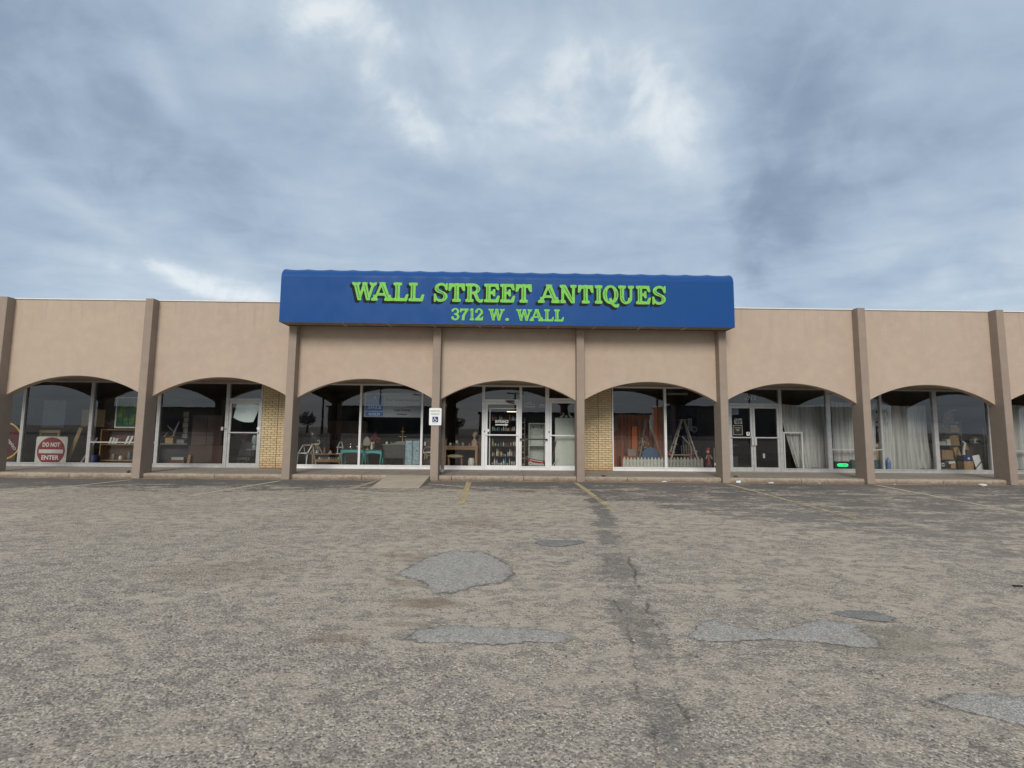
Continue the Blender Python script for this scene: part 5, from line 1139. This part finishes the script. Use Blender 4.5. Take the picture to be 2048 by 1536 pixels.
def curtain(x0, x1, y_, z0, z1, label, folds, amp=.05, gather=None, seed=0, flare=0.0):
    r = random.Random(seed); n = max(24, int((x1 - x0) * 60)); K = 14; vs = []; fs = []; ph = [r.uniform(0, 6.28) for _ in range(4)]
    for i in range(n + 1):
        u = i / n
        for k in range(K + 1):
            v = k / K; z_ = z1 + (z0 - z1) * v; x = x0 + (x1 - x0) * u
            a = amp * (.45 + .8 * v)
            y2 = y_ + a * (math.sin(u * folds * 6.283 + ph[0] + .5 * math.sin(v * 2 + u * 5)) + .5 * math.sin(u * folds * 2.3 * 6.283 + ph[1]) + .35 * math.sin(u * folds * .43 * 6.283 + ph[2]))
            if gather: x = gather(u, v, x)
            if flare: x += flare * (u - .4) * v ** 3
            vs.append((x, y2, z_ + (.02 * math.sin(u * 9 + ph[3]) if k == K else 0) - (.05 * math.sin(u * 3.14) if k == 0 else 0)))
    for i in range(n):
        for k in range(K): fs.append((i * (K + 1) + k, (i + 1) * (K + 1) + k, (i + 1) * (K + 1) + k + 1, i * (K + 1) + k + 1))
    return one(MB().add(vs, fs, True), 'curtain', CURT, label, 'curtain')
def tieback(u, v, x):      # near edge swept aside towards the floor
    k = .75 * max(0, (v - .1)) ** 1.2 * (1 - u) ** 1.5; return x + k * .78
curtain(12.0, 13.62, 2.22, .27, 2.55, 'sheer white curtain swept aside next to the double door', 7, .03, tieback, 1)
curtain(13.86, 14.95, 2.2, .50, 2.66, 'sheer white curtain hanging above the closed sign', 6, .028, None, 2)
curtain(14.98, 15.49, 2.2, .5, 2.62, 'narrow sheer curtain beside the stacked white boxes', 3, .03, lambda u, v, x: x - .09 * u * v, 3)
curtain(15.66, 17.3, 2.2, .26, 2.56, 'bright white curtain trailing on the floor in the right bay', 8, .035, None, 4, .3)
curtain(20.2, 22.0, 2.2, .26, 2.62, 'sheer curtain in the bay at the right edge', 8, .03, None, 5)
framed('leaning_frame', 11.97, 12.66, F0 + .02, 1.55, 2.02, .05, WHITE, None, 'empty white wooden frame leaning against the swept curtain', 'frame')
t = thing('closed_sign', 'lit green closed sign at the bottom of the curtain window', 'lit sign', (14.0, 1.99, F0)); box(13.74, 14.27, 1.98, 2.03, .28, .53).build('case', BLACK, t)
GLOW = M('neon_green', (.03, .9, .25), .5, 0, .02, emit=.55)
m = MB(); P = [(14.13 + 0.07 * math.cos(R(a)), .405 + .055 * math.sin(R(a))) for a in range(-90, 91, 15)] + [(13.88 + 0.07 * math.cos(R(a)), .405 + .055 * math.sin(R(a))) for a in range(90, 271, 15)]
m.prism(P, 1.972, 1.979).build('glow_panel', GLOW, t); text_mb('CLOSED', 13.84, 14.17, .372, .438, 1.969, .025).build('lettering', M('neon_dark', (.0, .16, .05), .5), t)
box(13.76, 14.2, 1.98, 2.1, F0, .28).build('base', CHAR, t)
one(box(14.42, 15.02, 2.1, 2.3, F0, .58), 'storage_box', M('teal_box', (.05, .10, .105), .6), 'dark teal storage box beside the closed sign', 'box')
one(box(15.05, 15.56, 2.1, 2.3, F0, .58), 'storage_box', M('teal_box', (.05, .10, .105), .6), 'dark teal storage box under the tan cabinet', 'box')
one(box(15.46, 15.80, 2.4, 2.6, F0, .95), 'tan_cabinet', M('tan_cab', (.36, .25, .11), .6), 'narrow tan cabinet seen between two curtains', 'cabinet')
one(MB().ball((15.7, 2.5, 1.06), (.13, .1, .1)).ball((15.78, 2.46, 1.16), (.08, .07, .08)), 'bundle', M('cloth_beige', (.45, .40, .32), .8), 'crumpled beige bundle on the tan cabinet', 'bundle')
for z0_, z1_, lab in ((1.95, 2.27, 'upper white box between the curtains'), (1.78, 1.9, 'lower pale blue box between the curtains')): one(box(15.74, 16.0, 2.6, 2.8, z0_, z1_), 'box', OFFW, lab, 'box')
t = thing('tall_rack', 'dark rack holding the boxes between the curtains', 'rack', (15.87, 2.7, F0)); 
for z_ in (1.91, 1.74): box(15.7, 16.05, 2.58, 2.82, z_, z_ + .035).build('shelf', CHAR, t)
for x in (15.68, 16.05): box(x, x + .03, 2.6, 2.8, F0, 2.3).build('post', CHAR, t)
t = thing('water_jug', 'blue plastic water jug on the floor by the curtain', 'jug', (15.67, 2.02, F0)); MB().lathe(15.67, 2.02, [(.07, F0), (.075, .5), (.06, .58), (.03, .62), (.03, .65)], 14).build('bottle', M('jug_blue', (.12, .22, .42), .25), t); MB().lathe(15.67, 2.02, [(.035, .651), (.035, .68)], 10).build('cap', M('jug_cap', (.3, .4, .55)), t)
# ---------------- shelving unit with cartons
t = thing('shelving_unit', 'grey metal shelving unit crowded with cartons', 'shelving', (18.5, 2.8, F0)); SG = M('shelf_grey', (.15, .16, .15), .5, .3)
for x in (17.98, 18.93):
    for y_ in (2.62, 3.0): box(x, x + .035, y_, y_ + .035, F0, 2.05).build('post', SG, t)
for z_ in (.27, .60, 1.11, 1.60, 1.91): box(17.99, 18.96, 2.605, 3.05, z_ - .03, z_).build('shelf', SG, t)
def carton(x0, x1, z0, z1, mat, label, y0=2.63, y1=2.95, cat='carton', rot=0, lid=False):
    t = thing('carton', label, cat, ((x0 + x1) / 2, (y0 + y1) / 2, z0)); box(x0, x1, y0, y1, z0, z1).build('body', mat, t)
    box((x0 + x1) / 2 - .02, (x0 + x1) / 2 + .02, y0 - .003, y0 - .0005, z1 - (z1 - z0) * .35, z1 - .002).build('tape', CARDL if mat is not CARDL else CARD, t)
    if lid: MB().bar((x0, y0, z1), (x0 - .05, y0 - .03, z1 + .08), .012, .2).bar((x1, y0, z1), (x1 + .05, y0 - .02, z1 + .07), .012, .2).build('flap', mat, t)
    t.rotation_euler.y = rot
    return t
DC = M('dim_carton', (.19, .145, .09), .85)
carton(18.30, 18.72, 1.912, 2.13, DC, 'dim brown carton on the top shelf'); carton(18.36, 18.70, 2.131, 2.33, DC, 'wide flat carton topmost on the shelving'); one(MB().bar((18.45, 2.7, 2.345), (18.78, 2.7, 2.40), .02, .25), 'magazine', OFFW, 'pale magazine lying on the topmost carton', 'magazine')
one(box(18.74, 18.90, 2.63, 2.9, 1.912, 1.97), 'tray', M('pale_tray', (.45, .45, .42)), 'pale tray at the right end of the top shelf', 'tray')
carton(18.08, 18.52, 1.602, 1.87, DC, 'large dim carton on the second shelf'); carton(18.56, 18.90, 1.602, 1.80, CARD, 'light brown carton right on the second shelf'); one(box(18.58, 18.85, 2.64, 2.9, 1.801, 1.84), 'folder', OFFW, 'white folder lying on the light brown carton', 'folder')
carton(18.52, 18.86, 1.112, 1.27, CARD, 'lower carton right on the middle shelf'); carton(18.50, 18.84, 1.271, 1.48, CARD, 'open carton stacked on the middle shelf', lid=True)
for k, (a, b, z_) in enumerate(((18.06, 18.36, 1.112), (18.08, 18.34, 1.185))): one(box(a, b, 2.62, 2.85, z_, z_ + .07), 'paper_stack', OFFW, ['lower', 'upper'][k] + ' stack of papers on the middle shelf', 'papers')
one(box(18.36, 18.50, 2.60, 2.8, 1.112, 1.33), 'white_box', WHITE, 'white printed box in the centre of the middle shelf', 'box')
carton(18.18, 18.60, .602, .93, CARD, 'wide carton on the shelf below the papers'); one(MB().bar((18.76, 2.66, .615), (18.66, 2.66, 1.04), .2, .18, up=(0, 1, 0)), 'carton', CARDL, 'tall tilted carton on the shelf below the papers', 'carton')
one(box(18.04, 18.16, 2.64, 2.8, .602, .8), 'jar_box', RED, 'dark red box at the left of the lower shelf', 'box')
one(box(18.10, 18.40, 2.63, 2.9, .272, .44), 'dark_box', CHAR, 'dark box on the lowest shelf', 'box'); one(MB().bar((18.36, 2.66, .47), (18.60, 2.66, .50), .09, .16), 'white_carton', WHITE, 'white carton lying on the dark box', 'box'); carton(18.47, 18.88, .272, .50, CARDL, 'light carton right on the lowest shelf')
t = thing('red_label', 'small white label with red print on the lowest shelf', 'label', (18.16, 2.6, .34)); box(18.11, 18.21, 2.596, 2.6, .34, .47).build('paper', WHITE, t); box(18.135, 18.185, 2.592, 2.595, .37, .43).build('print', RED, t)
carton(18.66, 19.0, F0, .56, CARD, 'carton on the floor right of the shelving', 2.3, 2.55); t = thing('navy_box', 'navy blue box with a round white mark', 'box', (18.8, 2.4, .561)); box(18.64, 18.97, 2.28, 2.55, .561, .75).build('body', NAVY, t); MB().disc(18.82, 2.277, .655, .045, 16).build('mark', M('mark_pale', (.45, .5, .62)), t)
t = thing('white_board', 'tilted white card with a dark strap across it', 'card', (19.14, 2.25, F0)); MB().bar((19.19, 2.25, .2), (19.08, 2.29, .77), .26, .02).build('card', WHITE, t); MB().bar((18.98, 2.235, .27), (19.28, 2.235, .60), .03, .006).build('strap', CHAR, t)
t = thing('lampshade', 'brown fabric lampshade on the cartons', 'lampshade', (18.92, 2.5, .96)); MB().lathe(18.92, 2.5, [(.12, .96), (.09, 1.1), (.05, 1.18)], 14).build('shade', M('shade_brown', (.2, .11, .06)), t); MB().bar((18.85, 2.5, .752), (18.92, 2.5, .965), .03).build('stem', CHAR, t)
one(MB().tube([(18.66, 2.3, .78), (18.68, 2.3, 1.0), (18.74, 2.3, 1.2), (18.66, 2.32, 1.28)], [.05, .04, .04, .02], 8), 'plastic_bag', OFFW, 'pale plastic bag hanging from the shelving post', 'bag')
t = thing('old_radio', 'white clock radio on the dark shelf by the right window edge', 'radio', (19.32, 2.4, 1.2)); box(19.15, 19.50, 2.35, 2.55, 1.2, 1.34).build('body', M('radio_white', (.42, .45, .40)), t, bevel=.015); box(19.2, 19.38, 2.345, 2.3495, 1.23, 1.31).build('dial', CHAR, t); one(box(19.18, 19.42, 2.37, 2.5, 1.341, 1.41), 'carton', CARD, 'small carton on top of the white radio', 'carton')
t = thing('dark_shelf', 'dark bookcase behind the tilted white card', 'bookcase', (19.3, 2.5, F0)); box(19.02, 19.6, 2.56, 2.85, F0, 1.17).build('body', DARKB, t); box(19.0, 19.62, 2.32, 2.87, 1.17, 1.199).build('top', CHAR, t)
one(MB().bar((19.46, 2.3, F0), (19.50, 2.34, 1.74), .025), 'pole', OFFW, 'thin pale pole leaning at the right window edge', 'pole')
one(MB().lathe(19.53, 2.2, [(.08, F0), (.085, .6), (.05, .72)], 10), 'golf_bag', M('dark_maroon', (.11, .015, .02)), 'dark red bag at the right window edge', 'bag')

# ================================================================== sign on the column, litter, loose stones
t = thing('parking_sign', 'white reserved parking sign with wheelchair symbol on the column', 'parking sign', (.005, -.292, 1.66))
m = MB(); P = []; r_ = .03
for cx, cz, a0 in ((.19 - r_, 2.18 - r_, 0), (-.18 + r_, 2.18 - r_, 90), (-.18 + r_, 1.66 + r_, 180), (.19 - r_, 1.66 + r_, 270)): P += [(cx + r_ * math.cos(R(a0 + k * 18)), cz + r_ * math.sin(R(a0 + k * 18))) for k in range(6)]
m.prism(P, -.292, -.284).build('plate', M('sign_white', (.80, .80, .78), .35, 0, .02), t)
SGR = M('sign_text_green', (.22, .30, .16), .5)
text_mb('RESERVED', -.14, .15, 2.055, 2.115, -.294, .01).build('lettering', SGR, t); text_mb('PARKING', -.115, .125, 1.965, 2.025, -.294, .01).build('lettering', SGR, t)
box(-.08, .095, -.2945, -.2925, 1.75, 1.92).build('blue_square', NAVY, t)
m = MB(); wp = lambda x, z_: (.008 + x, -.297, 1.835 + z_)
m.disc(-.012, -.296, 1.90, .013, 12)
def flat_line(m, pts, w):
    for a, b in zip(pts, pts[1:]):
        a = Vector(a); b = Vector(b); d_ = (b - a).normalized(); s_ = Vector((-d_.y, d_.x)) * w / 2; q = lambda p: (p.x, -.2962, p.y)
        m.quad(q(a - s_), q(b - s_), q(b + s_), q(a + s_))
flat_line(m, [(-.012, 1.885), (-.010, 1.838), (.03, 1.836), (.055, 1.795), (.07, 1.80)], .014); flat_line(m, [(-.012, 1.862), (.022, 1.860)], .01)
flat_line(m, [(-.005 + .043 * math.cos(R(a)), 1.812 + .043 * math.sin(R(a))) for a in range(115, 385, 18)], .012); m.build('wheelchair_symbol', M('sign_white', (.80, .80, .78)), t)
box(-.08, .06, -.2945, -.2935, 1.715, 1.722).build('fine_print', M('print_blue', (.4, .4, .6)), t)

t = thing('paper_cup', 'white paper cup lying at the foot of the column', 'cup', (9.12, -.36, 0)); MB().tube([(9.07, -.36, .045), (9.19, -.37, .05)], [.036, .048], 14).build('cup', WHITE, t); MB().tube([(9.19, -.37, .05), (9.196, -.37, .05)], [.052, .05], 14).build('rim', WHITE, t)
def crumple(x, y_, s_, lab, z0=0, mat=WHITE, cat='litter', seed=0):
    r = random.Random(seed); m = MB(); n, k = 9, 5; vs = []
    m.ball((0, 0, 0), 1, n, k); m.v = [(x + a * s_ * r.uniform(.6, 1.15), y_ + b * s_ * .7 * r.uniform(.6, 1.1), z0 + s_ * .28 + c * s_ * .3 * r.uniform(.5, 1.1)) for a, b, c in m.v]; m.sm = [False] * len(m.f)
    return one(m, 'litter', mat, lab, cat)
crumple(6.95, -.26, .09, 'crumpled white paper on the gutter below the picket fence window', seed=1); crumple(16.4, -.55, .13, 'white plastic litter in the lot near the rightmost column', seed=2); crumple(10.15, -.33, .09, 'flattened white scrap by the kerb below the double door', seed=3); crumple(13.9, -.36, .05, 'tiny white scrap right of the column beside the closed sign', seed=4); crumple(11.65, -.3, .035, 'tiny white scrap by the kerb below the swept curtain', seed=5)
crumple(-.78, -9.9, .018, 'small pale pebble alone on the left half of the lot', 0, OFFW, 'pebble', 6)
one(box(7.52, 7.61, -9.62, -9.59, .002, .014), 'black_scrap', BLACK, 'small black scrap on the asphalt near the right edge', 'scrap')
one(MB().ball((-9.2, -.08, KZ + .04), (.05, .04, .04)), 'rock', DARKB, 'dark stone on the kerb beside the second column', 'stone')
for x, k in ((4.9, 0), (9.05, 1)): one(MB().ball((x + .25, -.02 if k == 0 else .1, KZ + .02), (.07, .05, .03)), 'leaf_clump', DARKB, ['dark leaf clump on the kerb below the brick pier', 'dark leaf clump beside the column above the paper cup'][k], 'leaves')

# leaf crumbs and grit blown against the kerb
rr = random.Random(77); m = MB()
for i in range(1500):
    x = rr.uniform(-14, 22); y_ = -.16 - abs(rr.gauss(0, .10)); s_ = rr.uniform(.006, .022); z_ = rr.uniform(.004, .014)
    if any(abs(x - k * BAY) < .14 for k in range(-3, 6)) or -1.45 < x < -.1 or math.sin(x * 1.7) + math.sin(x * .61 + 1) < -.2: continue
    a = rr.uniform(0, 3.14); dx, dy = math.cos(a) * s_, math.sin(a) * s_
    m.add([(x - dx, y_ - dy, z_ * .3), (x + dy * .5, y_ - dx * .5, z_), (x + dx, y_ + dy, z_ * .5), (x - dy * .5, y_ + dx * .5, z_ * 1.2)], [(0, 1, 2), (0, 2, 3)])
tag(m.build('leaf_litter', M('leaf_crumbs', (.10, .065, .04), .9, 0, .5, 40), loc=(3, -.2, 0)), 'dry leaf crumbs and grit lying along the foot of the kerb', 'leaf litter', None, 'stuff')
# loose chips on the asphalt
rr = random.Random(99); m = MB(); vs = []; fs = []
STN = new_mat('loose_stone'); sm_, sn_ = STN
sr = sn_.n('ShaderNodeNewGeometry').outputs['Random Per Island']
LSTONE = finish(sm_, sn_, sn_.n('ShaderNodeBsdfPrincipled', Base_Color=sn_.ramp(sr, [(0, (.09, .085, .08)), (.4, (.2, .185, .165)), (.75, (.34, .31, .27)), (1, (.44, .41, .37))]), Roughness=.9).outputs[0])
for i in range(6500):
    d_ = 1.9 * (5.2 / 1.0) ** (rr.random() ** .8); a = rr.uniform(-.92, .92); x = 2.1 + d_ * math.sin(a) * 1.0; y_ = -14.73 + d_ * math.cos(a)
    s_ = rr.choice((.004, .005, .006, .008, .011)) ; th = rr.uniform(0, 3.14); c, q = math.cos(th), math.sin(th); sx = s_ * rr.uniform(.8, 1.6); sy = s_ * rr.uniform(.6, 1); o = len(vs)
    for px_, py_, pz_ in ((-1, -.7, 0), (1, -.6, 0), (.8, .8, 0), (-.7, .9, 0), (-.5, -.3, 1), (.5, -.2, .9), (.2, .5, .8)):
        X = px_ * sx; Y = py_ * sy; vs.append((x + X * c - Y * q, y_ + X * q + Y * c, -.001 + pz_ * s_ * .75))
    fs += [tuple(o + k for k in f) for f in ((0, 1, 5, 4), (1, 2, 6, 5), (2, 3, 6), (3, 0, 4, 6), (4, 5, 6))]
m.add(vs, fs); tag(m.build('loose_gravel', LSTONE, loc=(2, -11, 0)), 'loose stone chips scattered over the asphalt lot', 'gravel', None, 'stuff')

# ================================================================== across the street (seen mirrored in the windows)
bx_ = MB().quad((-260, -62, .004), (260, -62, .004), (260, -46, .004), (-260, -46, .004)); struct(bx_.build('road', M('road_asphalt', (.06, .06, .062), .9)), 'street behind the camera')
rr = random.Random(31)
for i, (x, w, h_, dpt, c) in enumerate(((-62, 30, 4.6, -78, (.2, .17, .14)), (-22, 26, 5.4, -82, (.16, .13, .11)), (14, 34, 4.2, -76, (.22, .2, .17)), (58, 40, 6.2, -84, (.14, .13, .13)))):
    t = thing('shop_block', ['low brown shop block mirrored in the leftmost windows', 'dark brick shop block mirrored in the windows left of the entrance', 'long low shop block mirrored beside the entrance', 'taller grey block mirrored in the right windows'][i], 'building', (x, dpt, 0)); mm = M(f'block_{i}', c, .9)
    box(x - w / 2, x + w / 2, dpt - 12, dpt, 0, h_).build('wall', mm, t); box(x - w / 2 - .3, x + w / 2 + .3, dpt - 12.3, dpt + .3, h_, h_ + .35).build('roof', CHAR, t)
    for k in range(int(w / 5)): a = x - w / 2 + 1.5 + k * 5; box(a, a + 3, dpt + .001, dpt + .08, .6, 2.8).build('window', M('dark_pane', (.03, .04, .05), .15), t)
POLE = M('pole_dark', (.06, .06, .06), .6)
def lamp_post(x, y_, h_):
    t = thing('lamp_post', 'double-armed lamp post of the opposite lot mirrored in the windows', 'lamp post', (x, y_, 0), 'lamp posts across the street'); MB().tube([(x, y_, 0), (x, y_, h_)], [.22, .14], 8).build('pole', POLE, t)
    for s_ in (-1, 1): a = MB().tube([(x, y_, h_ - .3), (x + s_ * 1.2, y_, h_ - .1)], .11, 6).build('arm', POLE, t); box(x + s_ * 1.2 - .35, x + s_ * 1.2 + .35, y_ - .18, y_ + .18, h_ - .3, h_ - .02).build('lamp_head', POLE, t)
for x, y_, h_ in ((-30, -66, 8.5), (-21, -70, 9), (-13, -68, 7.5), (4, -70, 8), (30, -68, 8.5), (46, -66, 9)): lamp_post(x, y_, h_)
def far_tree(x, y_, h_, seed):
    r = random.Random(seed); t = thing('street_tree', f'dark tree across the street mirrored in the windows', 'tree', (x, y_, 0), 'trees across the street'); MB().tube([(x, y_, 0), (x + .1, y_, h_ * .5)], [.25, .12], 7).build('trunk', DARKB, t)
    m = MB()
    for k in range(420):
        u = Vector((r.gauss(0, 1), r.gauss(0, 1), r.gauss(0, .8))); u = u.normalized() * r.random() ** .4 * Vector((1, 1, 1)).length * .6; p = Vector((x + u.x * h_ * .38, y_ + u.y * h_ * .38, h_ * .66 + u.z * h_ * .32)); s_ = h_ * .045; a = Vector((r.uniform(-1, 1), r.uniform(-1, 1), r.uniform(-1, 1))) * s_; b = Vector((r.uniform(-1, 1), r.uniform(-1, 1), r.uniform(-1, 1))) * s_
        m.quad(p - a, p - b, p + a, p + b)
    m.build('crown', M('far_leaf', (.04, .055, .03), .8, 0, .3), t)
for i, (x, y_, h_) in enumerate(((-45, -72, 5), (-36, -74, 4.2), (-27, -76, 4.6), (-7, -74, 3.6), (26, -74, 4.6), (37, -72, 4.5), (75, -74, 6))): far_tree(x, y_, h_, i + 50)
